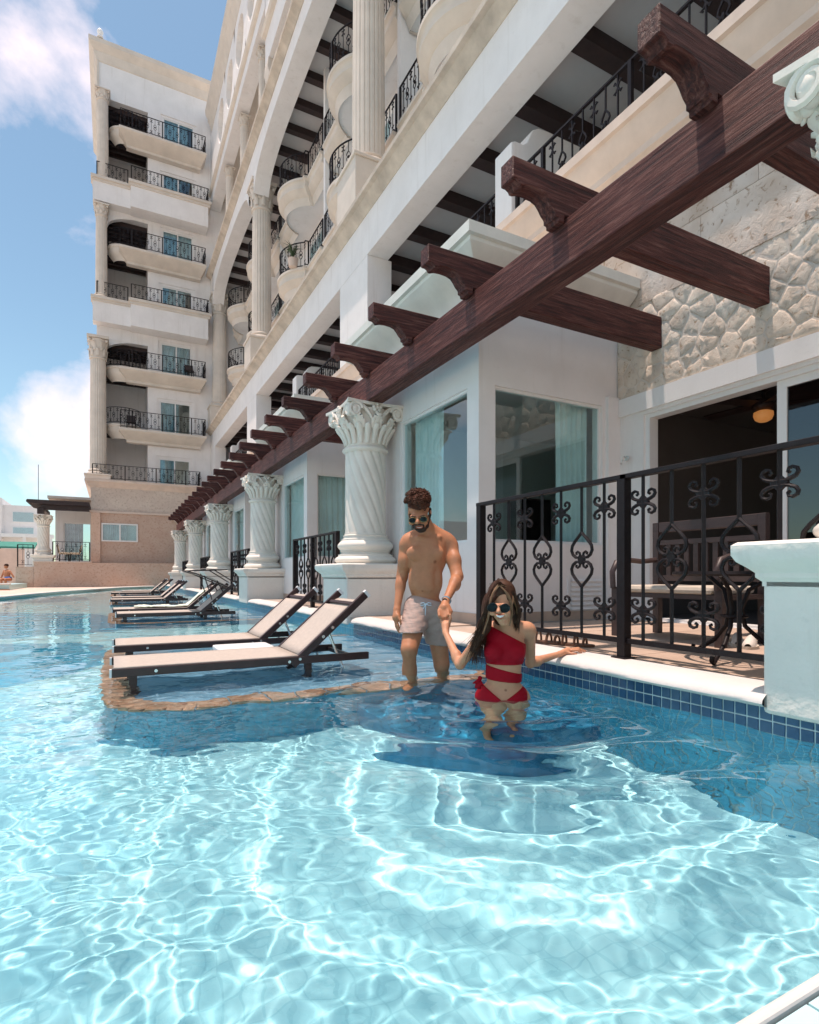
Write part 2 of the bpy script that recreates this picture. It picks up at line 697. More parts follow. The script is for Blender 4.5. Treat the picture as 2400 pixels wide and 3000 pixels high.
def shelf_outline(a, b, inset=0.0, r0=.5):
    x0, x1 = -.05 + inset, XW + .01
    a, b, r = a + inset, b - inset, max(.06, r0 - inset)
    pts = [(x1, a)]
    pts.append(((x0 + x1) * .5, a))
    for k in range(0, 9):
        t = PI / 2 * k / 8
        pts.append((x0 + r - r * math.sin(t), a + r - r * math.cos(t)))
    for k in range(0, 9):
        t = PI / 2 * k / 8
        pts.append((x0 + r - r * math.cos(t), b - r + r * math.sin(t)))
    pts.append(((x0 + x1) * .5, b))
    pts.append((x1, b))
    return pts


def resample(pts, step):
    out = []
    acc = 0
    for p, q in zip(pts[:-1], pts[1:]):
        d = math.dist(p, q)
        n = max(1, int(round(d / step)))
        for k in range(n):
            out.append((p[0] + (q[0] - p[0]) * k / n, p[1] + (q[1] - p[1]) * k / n))
    out.append(pts[-1])
    return out


for k in range(5):
    a, b = 3.60 + P * k, 6.75 + P * k
    ol = shelf_outline(a, b)
    sh = MB().prism(ol, 'z', FLOOR_Z + .002, SHELF_Z).build('lounge_shelf', SHELFM)
    wet(struct(sh))
    # tiled face
    fc = MB()
    rs = resample(ol, .116 if k else .058)
    for p, q in zip(rs[:-1], rs[1:]):
        d = Vector((q[0] - p[0], q[1] - p[1], 0))
        nrm = Vector((d.y, -d.x, 0)).normalized()
        if nrm.dot(Vector((p[0] - 1.3, p[1] - (a + b) / 2, 0))) < 0:
            nrm = -nrm
        for j in range(14):
            z1 = SHELF_Z - .01 - j * .058
            c0 = Vector((*p, 0)) + d * .05 + nrm * .004
            c1 = Vector((*p, 0)) + d * .95 + nrm * .004
            fc.add([(c0.x, c0.y, z1 - .052), (c1.x, c1.y, z1 - .052), (c1.x, c1.y, z1), (c0.x, c0.y, z1)], [(0, 1, 2, 3)])
    o = fc.build('shelf_face_tiles', WALLB, sh)
    o['kind'] = 'stuff'
    wet(o)
    # rim stones
    rs = resample(ol, .21)
    inner = shelf_outline(a, b, .2)
    rim = MB()
    for i, (p, q) in enumerate(zip(rs[:-1], rs[1:])):
        d = Vector((q[0] - p[0], q[1] - p[1], 0))
        nrm = Vector((-d.y, d.x, 0)).normalized()
        if nrm.dot(Vector((1.3 - p[0], (a + b) / 2 - p[1], 0))) < 0:
            nrm = -nrm
        w = .2 + RNG.normal(0, .006)
        p3, q3 = Vector((*p, 0)) + d * .03 - nrm * .02, Vector((*q, 0)) - d * .03 - nrm * .02
        ctr = Vector((1.3, (a + b) / 2, 0))
        p4, q4 = p3 + nrm * w, q3 + nrm * w
        h = SHELF_Z + .028 + RNG.normal(0, .003)
        bb = MB() if k == 0 else rim
        bb.prism([(p3.x, p3.y), (q3.x, q3.y), (q4.x, q4.y), (p4.x, p4.y)], 'z', SHELF_Z - .03, h)
        if k == 0:
            wet(bb.build('rim_stone', RIM, sh, bevel=.008))
    if k:
        o = rim.build('rim_stones', RIM, sh)
        o['kind'] = 'stuff'
        wet(o)

# rounded step added under the woman, its navy standing in for dark rippled water
STEP_Z = -.70
STEPM = mat('added_step_navy', (.008, .20, .34), .3, .3, 9)
pts = [(XW + .01, 3.62), (1.45, 3.62)] + [(1.45 + .85 * (1 - math.cos(PI / 2 * i / 10)), 3.62 - 1.10 * math.sin(PI / 2 * i / 10)) for i in range(1, 11)] + [(XW + .01, 2.52)]
stp = wet(struct(MB().prism(pts, 'z', FLOOR_Z + .003, STEP_Z).build('added_step', STEPM)))
fc = MB()
for i in range(28):
    for j in range(24):
        x, y = 1.45 + i * .058, 2.53 + j * .058
        t = (x - 1.45) / .85
        ylim = 3.62 - 1.10 * math.sqrt(max(0, 1 - max(0, 1 - t) ** 2))
        if x < XW - .03 and y > ylim + .03 and y < 3.56:
            fc.box(x - .026, x + .026, y - .026, y + .026, STEP_Z - .01, STEP_Z + .003)
o = wet(fc.build('added_step_tiles', STEPM, stp))
o['kind'] = 'stuff'

# ledge at the lower right corner, just breaking the surface
led = thing('pool_ledge', 'pale aqua tiled pool ledge with a white rim in the near corner', 'ledge', (1.6, .2, 0))
MB().box(.45, 2.6, -.55, .50, FLOOR_Z, .020).build('ledge_body', GROUT, led)
MB().box(.43, 2.6, .505, .525, -.2, .034).build('white_rim', COPE, led, bevel=.006)
tm = MB().box(-.048, .048, -.048, .048, 0, .007).mesh('tile', AQUAT)
for i in range(20):
    for j in range(9):
        put('tile', tm, led, (.52 + i * .102, .450 - j * .102, .0205))
for c in led.children:
    wet(c)

# water surface: one sheet of real waves
def axis(segs):
    out = [segs[0][0]]
    for a, b, s0, s1 in segs:
        x = a
        L = b - a
        while x < b - 1e-6:
            t = (x - a) / L
            x = min(b, x + s0 + (s1 - s0) * t)
            out.append(x)
    return np.array(out)


xs = axis([(-16, -6, .4, .08), (-6, -1.6, .05, .010), (-1.6, XW + .006, .0095, .0095)])
ys = axis([(-3, .2, .2, .03), (.2, 4.4, .0095, .0095), (4.4, 12, .0095, .05), (12, 38, .05, .25)])
GX, GY = np.meshgrid(xs, ys)
Z = np.zeros_like(GX)
for i in range(56):
    lam = float(RNG.uniform(.12, .52))
    a = float(RNG.normal(.6, 1.1))
    k = 2 * PI / lam
    Z += .0008 * lam * np.sin(k * (math.cos(a) * GX + math.sin(a) * GY) + RNG.uniform(0, 6.3))
fade = np.clip((10 - GY) / 6, .0, 1) * np.clip((GX + 8) / 4, 0, 1)
for i in range(40):
    lam = float(RNG.uniform(.06, .17))
    a = float(RNG.uniform(0, 2 * PI))
    k = 2 * PI / lam
    Z += .00088 * lam * fade * np.sin(k * (math.cos(a) * GX + math.sin(a) * GY) + RNG.uniform(0, 6.3))
for i in range(44):
    lam = float(RNG.uniform(.042, .085))
    a = float(RNG.uniform(0, 2 * PI))
    k = 2 * PI / lam
    Z += .0008 * lam * fade * np.sin(k * (math.cos(a) * GX + math.sin(a) * GY) + RNG.uniform(0, 6.3))
patch = .75 + .5 * np.sin(1.7 * GX + .8 * GY + 1) * np.sin(1.1 * GY - .6 * GX)
Z *= patch
for cx_, cy_, amp, lam, reach in ((1.93, 2.52, .0115, .42, 2.4), (1.95, 2.45, .0042, .19, 1.0), (2.02, 3.62, .004, .27, .8), (1.1, 4.4, .002, .22, .8)):
    wob = .05 * np.sin(3 * np.arctan2(GY - cy_, GX - cx_) + 1.0) + .03 * np.sin(7 * np.arctan2(GY - cy_, GX - cx_))
    r = np.hypot(GX - cx_, GY - cy_) + wob
    env = np.clip((r - .16) / .2, 0, 1) * np.exp(-r / reach)
    Z += amp * env * np.sin(2 * PI * r / lam * (1 - .04 * r))
for (cx_, cy_, rad, am) in ((1.95, 2.5, .55, 1.0), (2.05, 3.5, .5, .7)):
    g_ = np.exp(-((GX - cx_) ** 2 + (GY - cy_) ** 2) / rad ** 2)
    for i in range(16):
        lam = float(RNG.uniform(.10, .24))
        a = float(RNG.uniform(0, 2 * PI))
        k = 2 * PI / lam
        Z += am * .0042 * lam * g_ * np.sin(k * (math.cos(a) * GX + math.sin(a) * GY) + RNG.uniform(0, 6.3))
nv = Z.size
wm = bpy.data.meshes.new('pool_water')
wm.vertices.add(nv)
wm.vertices.foreach_set('co', np.stack([GX, GY, Z], -1).ravel())
idx = np.arange(nv).reshape(Z.shape)
q = np.stack([idx[:-1, :-1], idx[:-1, 1:], idx[1:, 1:], idx[1:, :-1]], -1).reshape(-1, 4)
wm.loops.add(q.size)
wm.loops.foreach_set('vertex_index', q.ravel())
wm.polygons.add(len(q))
wm.polygons.foreach_set('loop_start', np.arange(0, q.size, 4))
wm.update()
wm.validate()
wm.polygons.foreach_set('use_smooth', np.ones(len(q), bool))
WATER = bpy.data.materials.new('pool_water')
WATER.use_nodes = True
nt = WATER.node_tree
nt.nodes.clear()
on = nt.nodes.new('ShaderNodeOutputMaterial')
gn = nt.nodes.new('ShaderNodeBsdfGlass')
gn.inputs['IOR'].default_value = 1.333
gn.inputs['Roughness'].default_value = 0
gn.inputs['Color'].default_value = (.95, .995, 1, 1)
nt.links.new(gn.outputs[0], on.inputs[0])
wm.materials.append(WATER)
water = bpy.data.objects.new('pool_water', wm)
COL.objects.link(water)
struct(water)
water.cycles.is_caustics_caster = True

# deck slab, loose floor tiles of the near terrace, coping
DZ = .19
deck = MB()
deck.box(XW + .02, 12, -4, 36.6, -.25, DZ - .012)
dk = struct(deck.build('terrace_floor', GROUTD))
pm = MB().box(-.212, .212, -.212, .212, 0, .012).mesh('paving_tile', DECKM)
for i in range(6):
    for j in range(9):
        if i == 0:
            pass
        put('paving_tile', pm, dk, (3.06 + i * .43, .85 + j * .43 + .2, DZ - .012 + RNG.normal(0, .0006)))
rest = MB()
for k in range(1, 5):
    for i in range(6):
        for j in range(8):
            x, y = 3.06 + i * .43, 7.75 + P * (k - 1) + .2 + j * .43
            rest.box(x - .212, x + .212, y - .212, y + .212, DZ - .012, DZ)
for j in range(7):
    rest.box(2.85, 3.4, 4.93 + j * .43, 4.93 + j * .43 + .42, DZ - .012, DZ)
o = rest.build('distant_paving', DECKM, dk)
o['kind'] = 'stuff'
prof = [(2.845, .19), (2.70, .192), (2.635, .186), (2.59, .170), (2.566, .15), (2.562, .135), (2.578, .119), (2.62, .113), (2.845, .113)]
cop = struct(MB().box(XW + .03, 2.85, -3, 36.6, .0, .11).build('pool_coping', COPE))
for k in range(-1, 6):
    a, b = 7.62 + P * (k - 1), 6.48 + P * k
    b = min(b, 36.2)
    if k == 0:
        a = 1.49
    ny = int((b - a) / .06)
    rows = []
    for i in range(ny + 1):
        y = a + (b - a) * i / ny
        e = min(1, (y - a) / .09 if k != 0 else 1, (b - y) / .09)
        e = math.sqrt(max(0, 1 - (1 - e) ** 2))
        wv = .006 * math.sin(2.1 * y) + .004 * math.sin(5.3 * y + 1) + RNG.normal(0, .0012)
        rows.append([(2.845 - (2.845 - px) * (.35 + .65 * e) + (wv if px < 2.7 else 0), y, pz + (RNG.normal(0, .0008) if px < 2.8 else 0)) for px, pz in prof])
    MB().grid(rows).build('coping_block', COPE, cop, smooth=60)

# far edge of the pool, curving away to the left
edge = [(-16, 12), (-7, 16.6), (-4.2, 18.4), (-2.91, 20.11), (-2.49, 22.62), (-1.77, 25.9), (-.88, 28.7), (.3, 32.6), (1.4, 34.6), (2.7, 35.4)]
es = resample(edge, .8)
fe = MB()
far = [(p[0] - .9, p[1] + 1.2) for p in es]
fe.prism([(p[0], p[1]) for p in es] + [(2.7, 44), (-40, 44), (-40, 12)], 'z', -.4, .07)
struct(fe.build('far_pool_deck', TAN))
rr = MB()
rr.tube([(p[0], p[1], .07) for p in es], .14, 8, flat=.35)
struct(rr.build('far_pool_edge', COPE, None, smooth=50))
gd = MB().box(-900, 900, 36.7, 1500, -.6, -.3)
gd.box(-900, -16.2, -300, 36.6, -.6, -.3)
gd.box(12.1, 900, -300, 36.6, -.6, -.3)
gd.box(-16.1, 12, -300, -4.1, -.6, -.3)
struct(gd.build('ground', mat('dry_ground', (.56, .52, .45), .95, .15, .4)))
# ------------------------------------------------------------------ the hotel: main block along the pool
HZ = 36.8                                   # where the end wing stands across
H1 = thing('hotel_building', 'long white hotel front with fluted columns, arches and bow balconies above the pool', 'building', (5.4, 18, 0))
BAY_X, WALL_X = 3.42, 5.47


def window(parent, x0, x1, z0, z1, y, axis='y', fw=.045, depth=.06, mull=(), glass=None, name='window', proud=.0):
    """framed window in a wall; axis y: wall faces -y at y, axis x: wall faces -x at y"""
    fr = MB()

    def bx(a0, a1, b0, b1, d0, d1, m):
        if axis == 'y':
            m.box(a0, a1, y + d0, y + d1, b0, b1)
        else:
            m.box(y + d0, y + d1, a0, a1, b0, b1)
    d0, d1 = proud + .03, proud + .03 + depth
    bx(x0, x0 + fw, z0, z1, d0, d1, fr)
    bx(x1 - fw, x1, z0, z1, d0, d1, fr)
    bx(x0 + fw, x1 - fw, z0, z0 + fw, d0, d1, fr)
    bx(x0 + fw, x1 - fw, z1 - fw, z1, d0, d1, fr)
    for mxx in mull:
        bx(mxx - fw * .5, mxx + fw * .5, z0 + fw, z1 - fw, d0, d1, fr)
    w = fr.build(name, FRAMEW, parent)
    pn = MB()
    edges = [x0 + fw] + [e for mxx in mull for e in (mxx - fw * .5, mxx + fw * .5)] + [x1 - fw]
    for i in range(0, len(edges), 2):
        pn = MB()
        bx(edges[i], edges[i + 1], z0 + fw, z1 - fw, d0 + depth * .45, d0 + depth * .55, pn)
        pn.build('pane', glass or GLASS, w)
    if glass is GLASS_F:
        rows = []
        n = max(16, int((x1 - x0) * 22))
        ph = RNG.uniform(0, 6)
        x_end = x0 + (x1 - x0) * (RNG.uniform(.5, 1.0) if axis == 'y' else 1)
        xa, x1 = x1, x_end
        for zz in (z1, z0):
            row = []
            for i in range(n + 1):
                a = x0 + (x1 - x0) * i / n
                d = .16 + .035 * math.sin(i * 1.9 + ph) + .02 * math.sin(i * .7)
                row.append((a, y + proud + d, zz) if axis == 'y' else (y + proud + d, a, zz))
            rows.append(row)
        MB().grid(rows).build('drawn_curtain', CURT_F, w, smooth=80)
    return w


def curtain(x0, x1, z0, z1, y, axis, label, n_fold=9, amp=.035, group='sheer curtains in the villa windows'):
    n = n_fold * 8
    rows = []
    ph = RNG.uniform(0, 6)
    for j in range(7):
        t = j / 6
        row = []
        for i in range(n + 1):
            u = i / n
            a = x0 + (x1 - x0) * (u * (1 - .06 * math.sin(PI * t)) + .03 * math.sin(PI * t))
            d = amp * math.sin(2 * PI * n_fold * u + ph + .6 * math.sin(3 * u)) * (.55 + .45 * t)
            zz = z0 + (z1 - z0) * (1 - t)
            row.append((a, y + d, zz) if axis == 'y' else (y + d, a, zz))
        rows.append(row)
    o = MB().grid(rows).build('curtain', CURT, None, smooth=80)
    tag(o, label, 'curtain', group)
    return o


# --- ground-floor villa bays
for k in range(0, 6):
    ya, yb = 4.92 + P * k, 7.75 + P * k
    if ya > HZ - .5:
        break
    yb = min(yb, HZ - .05)
    near = k == 0
    w = MB()
    T = .16
    fwin = (ya + .22, ya + 1.82, 1.07, 2.75)
    fwin2 = (ya + 2.15, ya + 2.6, 1.07, 2.75)
    swin = (3.63, 5.22, 1.07, 2.75)
    for (u0, u1, v0, v1) in wall_rects(ya, yb, DZ - .02, 3.66, [fwin] if k == 0 else [fwin]):
        w.box(BAY_X, BAY_X + T, u0, u1, v0, v1)
    for (u0, u1, v0, v1) in wall_rects(BAY_X + T, WALL_X + .02, DZ - .02, 3.66, [swin]):
        w.box(u0, u1, ya, ya + T, v0, v1)
    w.box(BAY_X + T, WALL_X + .3, yb - T, yb, DZ - .02, 3.66)
    w.box(WALL_X - .2, WALL_X, ya - .05, ya, DZ - .02, 2.86)
    b = w.build('bay_wall', WHITE, H1)
    # skirting
    sk = MB()
    sk.box(BAY_X - .015, BAY_X, ya - .015, yb + .01, DZ, DZ + .11)
    sk.box(BAY_X, WALL_X - .2, ya - .015, ya, DZ, DZ + .11)
    sk.build('skirting', DECKM, b)
    window(H1, fwin[0], fwin[1], fwin[2], fwin[3], BAY_X, 'x', .03, .05)
    window(H1, swin[0], swin[1], swin[2], swin[3], ya, 'y', .03, .05)
    rf = MB()
    rf.box(BAY_X + .02, WALL_X - .02, ya + .02, yb - .02, 3.66, 3.80)
    rf.build('bay_roof', WHITE, H1)
    # crown moulding round the top of the bay
    prof = [(0, 3.60), (.03, 3.60), (.03, 3.66), (.06, 3.68), (.06, 3.74), (.10, 3.80), (.18, 3.88), (.28, 3.95), (.33, 4.0), (.33, 4.04), (.37, 4.05), (.37, 4.16), (.30, 4.18), (-.2, 4.18)]
    rows = []
    for off, z in prof:
        rows.append([(WALL_X - .03, ya - off, z), (BAY_X - off, ya - off, z), (BAY_X - off, yb + off, z), (WALL_X - .03, yb + off, z)])
    cm = MB()
    cm.grid(rows)
    cm.add([(WALL_X - .03, ya + .2, 4.18), (BAY_X + .2, ya + .2, 4.18), (BAY_X + .2, yb - .2, 4.18), (WALL_X - .03, yb - .2, 4.18)], [(0, 3, 2, 1)])
    cm.build('crown_moulding', CORN, H1, smooth=35)
    # vent grille in the side wall
    if k < 3:
        vg = MB()
        vg.box(4.66, 5.22, ya - .012, ya, .24, .70)
        v = vg.build('vent_grille', FRAMEW, H1)
        for j in range(7):
            z = .29 + j * .055
            MB().add([(4.70, ya - .014, z), (5.18, ya - .014, z), (5.18, ya - .034, z + .02), (4.70, ya - .034, z + .02), (4.70, ya - .014, z + .05), (5.18, ya - .014, z + .05)],
                     [(0, 1, 2, 3), (3, 2, 5, 4)]).build('slat', FRAMEW, v)
    # what stands behind the glass
    rm = MB()
    rm.box(BAY_X + T, 8.6, ya + T, yb - T, DZ - .01, DZ + .004)
    rm.box(BAY_X + T, 8.6, ya + T, yb - T, 3.0, 3.05)
    rm.box(8.6, 8.7, ya + T, yb - T, DZ, 3.0)
    rm.box(WALL_X + .3, 8.6, yb - T, yb - .02, DZ, 3.0)
    rm.box(WALL_X + .7, 8.6, ya + T - .14, ya + T, DZ, 3.0)
    rm.build('room_shell', INNER, H1)

# --- recessed terrace walls and doors behind the railings
for k in range(0, 6):
    y1 = 4.92 + P * k
    y0 = y1 - 3.10
    if k == 0:
        y0 = -2.2
    door = (y0 + .15, y1 - .39, DZ, 2.58)
    w = MB()
    for (u0, u1, v0, v1) in wall_rects(y0, y1, DZ - .02, 2.84, [door]):
        w.box(WALL_X, WALL_X + .22, u0, u1, v0, v1)
    w.box(WALL_X - .035, WALL_X, y0 + .02, y1 - .052, 2.62, 2.83)
    b = w.build('door_surround', WHITE, H1)
    if k:
        MB().box(WALL_X - .02, WALL_X + .2, y0 + .02, y1 - .02, 2.84, 5.45).build('stone_facing', CORAL, H1)
    # door track frame
    fr = MB()
    fr.box(WALL_X + .03, WALL_X + .17, door[0], door[1], DZ, DZ + .03)
    fr.box(WALL_X + .03, WALL_X + .17, door[0], door[1], 2.53, 2.58)
    fr.box(WALL_X + .03, WALL_X + .17, door[1] - .06, door[1], DZ, 2.53)
    fr.box(WALL_X + .03, WALL_X + .17, door[0], door[0] + .05, DZ, 2.53)
    d = fr.build('door_frame', FRAMEW, H1)
    # the sliding leaf, pushed open
    ym = 3.08 + P * k
    lf = MB()
    y_lo = max(door[0], ym - 1.75)
    for a, c in ((ym - .085, ym), (y_lo, y_lo + .07)):
        lf.box(WALL_X + .07, WALL_X + .11, a, c, DZ + .03, 2.53)
    lf.box(WALL_X + .07, WALL_X + .11, y_lo + .07, ym - .085, DZ + .03, DZ + .12)
    lf.box(WALL_X + .07, WALL_X + .11, y_lo + .07, ym - .085, 2.46, 2.53)
    lfo = lf.build('sliding_door', FRAMEW, H1)
    MB().box(WALL_X + .085, WALL_X + .095, y_lo + .07, ym - .085, DZ + .12, 2.46).build('pane', GLASS_D, lfo)
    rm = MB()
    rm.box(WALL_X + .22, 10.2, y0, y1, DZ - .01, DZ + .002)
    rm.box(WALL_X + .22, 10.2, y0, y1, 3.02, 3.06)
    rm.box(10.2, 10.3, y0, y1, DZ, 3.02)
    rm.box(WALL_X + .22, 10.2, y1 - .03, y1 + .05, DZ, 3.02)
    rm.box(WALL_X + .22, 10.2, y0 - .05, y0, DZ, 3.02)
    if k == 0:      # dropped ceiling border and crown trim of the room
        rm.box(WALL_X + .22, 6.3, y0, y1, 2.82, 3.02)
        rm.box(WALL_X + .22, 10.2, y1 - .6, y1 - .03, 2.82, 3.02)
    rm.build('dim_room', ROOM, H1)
    # cornice that carries the first-floor railing
    pr = [(WALL_X + .1, 5.40), (WALL_X - .03, 5.40), (WALL_X - .03, 5.55), (WALL_X - .08, 5.58), (WALL_X - .08, 5.66), (WALL_X - .14, 5.74), (WALL_X - .20, 5.86), (WALL_X - .22, 5.92),
          (WALL_X - .27, 5.93), (WALL_X - .27, 6.05), (WALL_X + .6, 6.05), (WALL_X + .6, 5.40)]
    MB().prism(pr, 'y', y0 - .02 if k else -4, y1 + .0).build('terrace_cornice', TAN, H1, smooth=30)
    if k < 5:
        yn0, yn1 = y1, y1 + 2.83
        MB().prism(pr, 'y', yn0 + .001, yn1 - .02).build('terrace_cornice', TAN, H1, smooth=30)
        MB().box(WALL_X + .03, WALL_X + .2, yn0 + .001, yn1, 4.1, 5.42).build('upper_wall', CORAL, H1)

# --- first-floor loggia: floor, back wall, ceiling, dark beams
XF = 5.40
MB().box(WALL_X + .55, 8.9, -4, HZ - .02, 5.9, 6.04).build('loggia_floor', WHITE, H1)
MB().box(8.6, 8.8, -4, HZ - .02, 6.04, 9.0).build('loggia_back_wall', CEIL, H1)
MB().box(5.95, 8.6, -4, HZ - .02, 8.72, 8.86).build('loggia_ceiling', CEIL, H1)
y = -3.1
while y < HZ - 1:
    MB().box(5.952, 8.598, y - .13, y + .13, 8.47, 8.719).build('ceiling_beam', BEAMW, H1)
    y += 1.32
# privacy walls with an S-shaped head
for y in (-4.4, 1.45, 7.4, 13.3, 19.3, 25.2, 31.2):
    pf = [(5.62, 6.06), (5.62, 7.62), (5.70, 7.66), (5.86, 7.66), (5.94, 7.72), (5.99, 7.84), (6.06, 7.97), (6.18, 8.04), (6.4, 8.06), (8.55, 8.06), (8.55, 6.06)]
    MB().prism(pf, 'y', y - .22, y + .22).build('privacy_wall', WHITE, H1, bevel=.02)

# --- fascia, piers, ledge
MB().box(XF, 5.95, -6, HZ - .02, 8.40, 9.36).build('fascia', WHITE, H1)
pl = [(XF + .02, 9.36), (XF - .02, 9.36), (XF - .05, 9.40), (XF - .14, 9.46), (XF - .20, 9.54), (XF - .30, 9.56), (XF - .30, 9.66), (XF + .02, 9.72), (7.2, 9.72), (7.2, 9.36)]
MB().prism(pl, 'y', -6, HZ - .03).build('stone_ledge', LEDGE, H1, smooth=30)
PIERS = [1.5 - .9, 13.3 - .02, 25.15, 36.0]
for y in (0.6, 13.33, 25.15):
    MB().box(XF + .0, 6.05, y - .92, y + .92, 4.15, 8.40).build('pier', WHITE, H1, bevel=.015)
MB().box(XF, 6.05, 35.2, HZ - .02, 4.15, 8.40).build('pier', WHITE, H1)


# --- fluted columns
def fluted(parent, x, y, z0, z1, r, cap_h=1.0, ped=None, name='fluted_column', m=None, nseg=80, simple=False):
    m = m or CREAM
    nf = 20
    zc = z1 - cap_h
    zb = z0 + r * .75

    def flute(rr, z, a):
        c = math.cos(a * nf)
        return rr * (1 - .055 * max(0, c) ** .6)
    body = MB()
    body.lathe([(r * 1.0, zb), (r * 1.0, zb + (zc - zb) * .33), (r * .93, zc - r * .2)], nseg, (x, y, 0), flute)
    col = body.build(name, m, parent, smooth=25)
    bs = MB()
    bs.lathe([(r * 1.3, z0), (r * 1.36, z0 + r * .1), (r * 1.36, z0 + r * .2), (r * 1.28, z0 + r * .3), (r * 1.12, z0 + r * .36), (r * 1.1, z0 + r * .46), (r * 1.2, z0 + r * .52), (r * 1.2, z0 + r * .62), (r * 1.04, z0 + r * .72), (r * 1.0, zb)], 28, (x, y, 0))
    bs.build('column_base', m, col, smooth=50)
    cp = MB()
    cp.lathe([(r * .93, zc - r * .25), (r * 1.06, zc - r * .2), (r * 1.08, zc - r * .1), (r * .95, zc), (r * .95, zc + cap_h * .15), (r * 1.02, zc + cap_h * .55), (r * 1.22, zc + cap_h * .82), (r * 1.22, zc + cap_h * .86)], 28, (x, y, 0))
    for ring, (nl, h0, h1, ro) in enumerate(((8, .05, .5, 1.28), (8, .3, .82, 1.42))):
        for i in range(nl):
            a = 2 * PI * (i + .5 * ring) / nl
            ca, sa = math.cos(a), math.sin(a)
            pth = []
            for t in range(6):
                u = t / 5
                rad = r * (1.0 + .06 * u + (ro - 1.0) * max(0, u - .55) ** 1.2 * 2.2)
                zz = zc + cap_h * (h0 + (h1 - h0) * (u if u < .8 else .8 - (u - .8) * .6))
                pth.append((x + ca * rad, y + sa * rad, zz))
            cp.tube(pth, [r * .22, r * .25, r * .24, r * .21, r * .17, r * .07], 6, flat=.45, up=(ca, sa, 0))
    for i in range(4):
        a = PI / 4 + i * PI / 2
        cp.ball((x + math.cos(a) * r * 1.42, y + math.sin(a) * r * 1.42, zc + cap_h * .78), r * .2, 8, 6)
    cp.box(x - r * 1.3, x + r * 1.3, y - r * 1.3, y + r * 1.3, zc + cap_h * .88, z1)
    cp.build('capital', m, col, smooth=50)
    if ped:
        q = r * 1.5
        pb = MB()
        pb.box(x - q, x + q, y - q, y + q, ped, z0 - .08)
        pb.box(x - q - .05, x + q + .05, y - q - .05, y + q + .05, z0 - .08, z0)
        pb.build('pedestal', m, col, bevel=.015)
    return col


for y in (1.5, 13.38, 25.2, 36.35):
    fluted(H1, 5.86, y, 11.05, 17.95, .42, 1.1, 9.70)

# --- bow balconies of the two tiers behind the columns
def bow_outline(yc, half=2.8, d=0.0, x_in=7.5, x_str=6.6, r=1.48, xc=7.32):
    """plan of a balcony front, drawn in by d: straight wings, a stepped return, a round bow"""
    rr, xs_, xn = r - d, x_str + d, x_str - .15 + d
    a0 = math.acos(max(-1, min(1, (xc - xn) / rr)))
    ye = rr * math.sin(a0)
    pts = [(x_in, yc - half), (xs_, yc - half), (xs_, yc - ye - .16 + d * .3), (xn, yc - ye - .16 + d * .3)]
    for i in range(25):
        a = -a0 + 2 * a0 * i / 24
        pts.append((xc - rr * math.cos(a), yc + rr * math.sin(a)))
    pts += [(xn, yc + ye + .16 - d * .3), (xs_, yc + ye + .16 - d * .3), (xs_, yc + half), (x_in, yc + half)]
    return pts


def rail_path(mb, path, z0, h, step=.22, post=.9, r=.012, top=.028, mid=True):
    """iron railing that follows a plan path; scroll and heart motifs joined in one piece"""
    pts = resample(path, .06)
    d = [0]
    for p, q in zip(pts[:-1], pts[1:]):
        d.append(d[-1] + math.dist(p, q))
    mb.tube([(p[0], p[1], z0 + h) for p in pts], top, 4, flat=.7)
    mb.tube([(p[0], p[1], z0 + .10) for p in pts], top * .7, 4)
    n = max(1, int(round(d[-1] / step)))
    j = 0
    for i in range(n + 1):
        s = d[-1] * i / n
        while j < len(d) - 2 and d[j + 1] < s:
            j += 1
        t = (s - d[j]) / max(1e-6, d[j + 1] - d[j])
        p = Vector((pts[j][0] + (pts[j + 1][0] - pts[j][0]) * t, pts[j][1] + (pts[j + 1][1] - pts[j][1]) * t, 0))
        u = Vector((pts[j + 1][0] - pts[j][0], pts[j + 1][1] - pts[j][1], 0)).normalized()
        if i % 8 == 0 or i == n:
            mb.tube([(p.x, p.y, z0), (p.x, p.y, z0 + h)], .038, 4)
            continue
        if i % 2:
            mb.tube([(p.x, p.y, z0 + .1), (p.x, p.y, z0 + h)], r, 4, caps=False)
            for zz in (.22, .84):
                for sx in (-1, 1):
                    for sz in (-1, 1):
                        c = p + u * (sx * .045) + Vector((0, 0, z0 + h * zz + sz * .05))
                        mb.tube([p + Vector((0, 0, z0 + h * zz)), c - u * sx * .02, c + u * sx * .02 + Vector((0, 0, .01 * sz)), c + Vector((0, 0, .03 * sz)) - u * sx * .01], .013, 4)
        else:
            mb.tube([(p.x, p.y, z0 + .1), (p.x, p.y, z0 + h * .36)], r, 4, caps=False)
            mb.tube([(p.x, p.y, z0 + h * .70), (p.x, p.y, z0 + h)], r, 4, caps=False)
            for sx in (-1, 1):
                q = [(0, .70), (.055, .63), (.07, .58), (.03, .53), (.07, .47), (.055, .42), (0, .36)]
                mb.tube([p + u * (sx * a) + Vector((0, 0, z0 + h * b)) for a, b in q], r * 1.1, 4, caps=False)
            mb.ball((p.x, p.y, z0 + h * .53), (.03, .03, .05), 5, 4)
    return mb


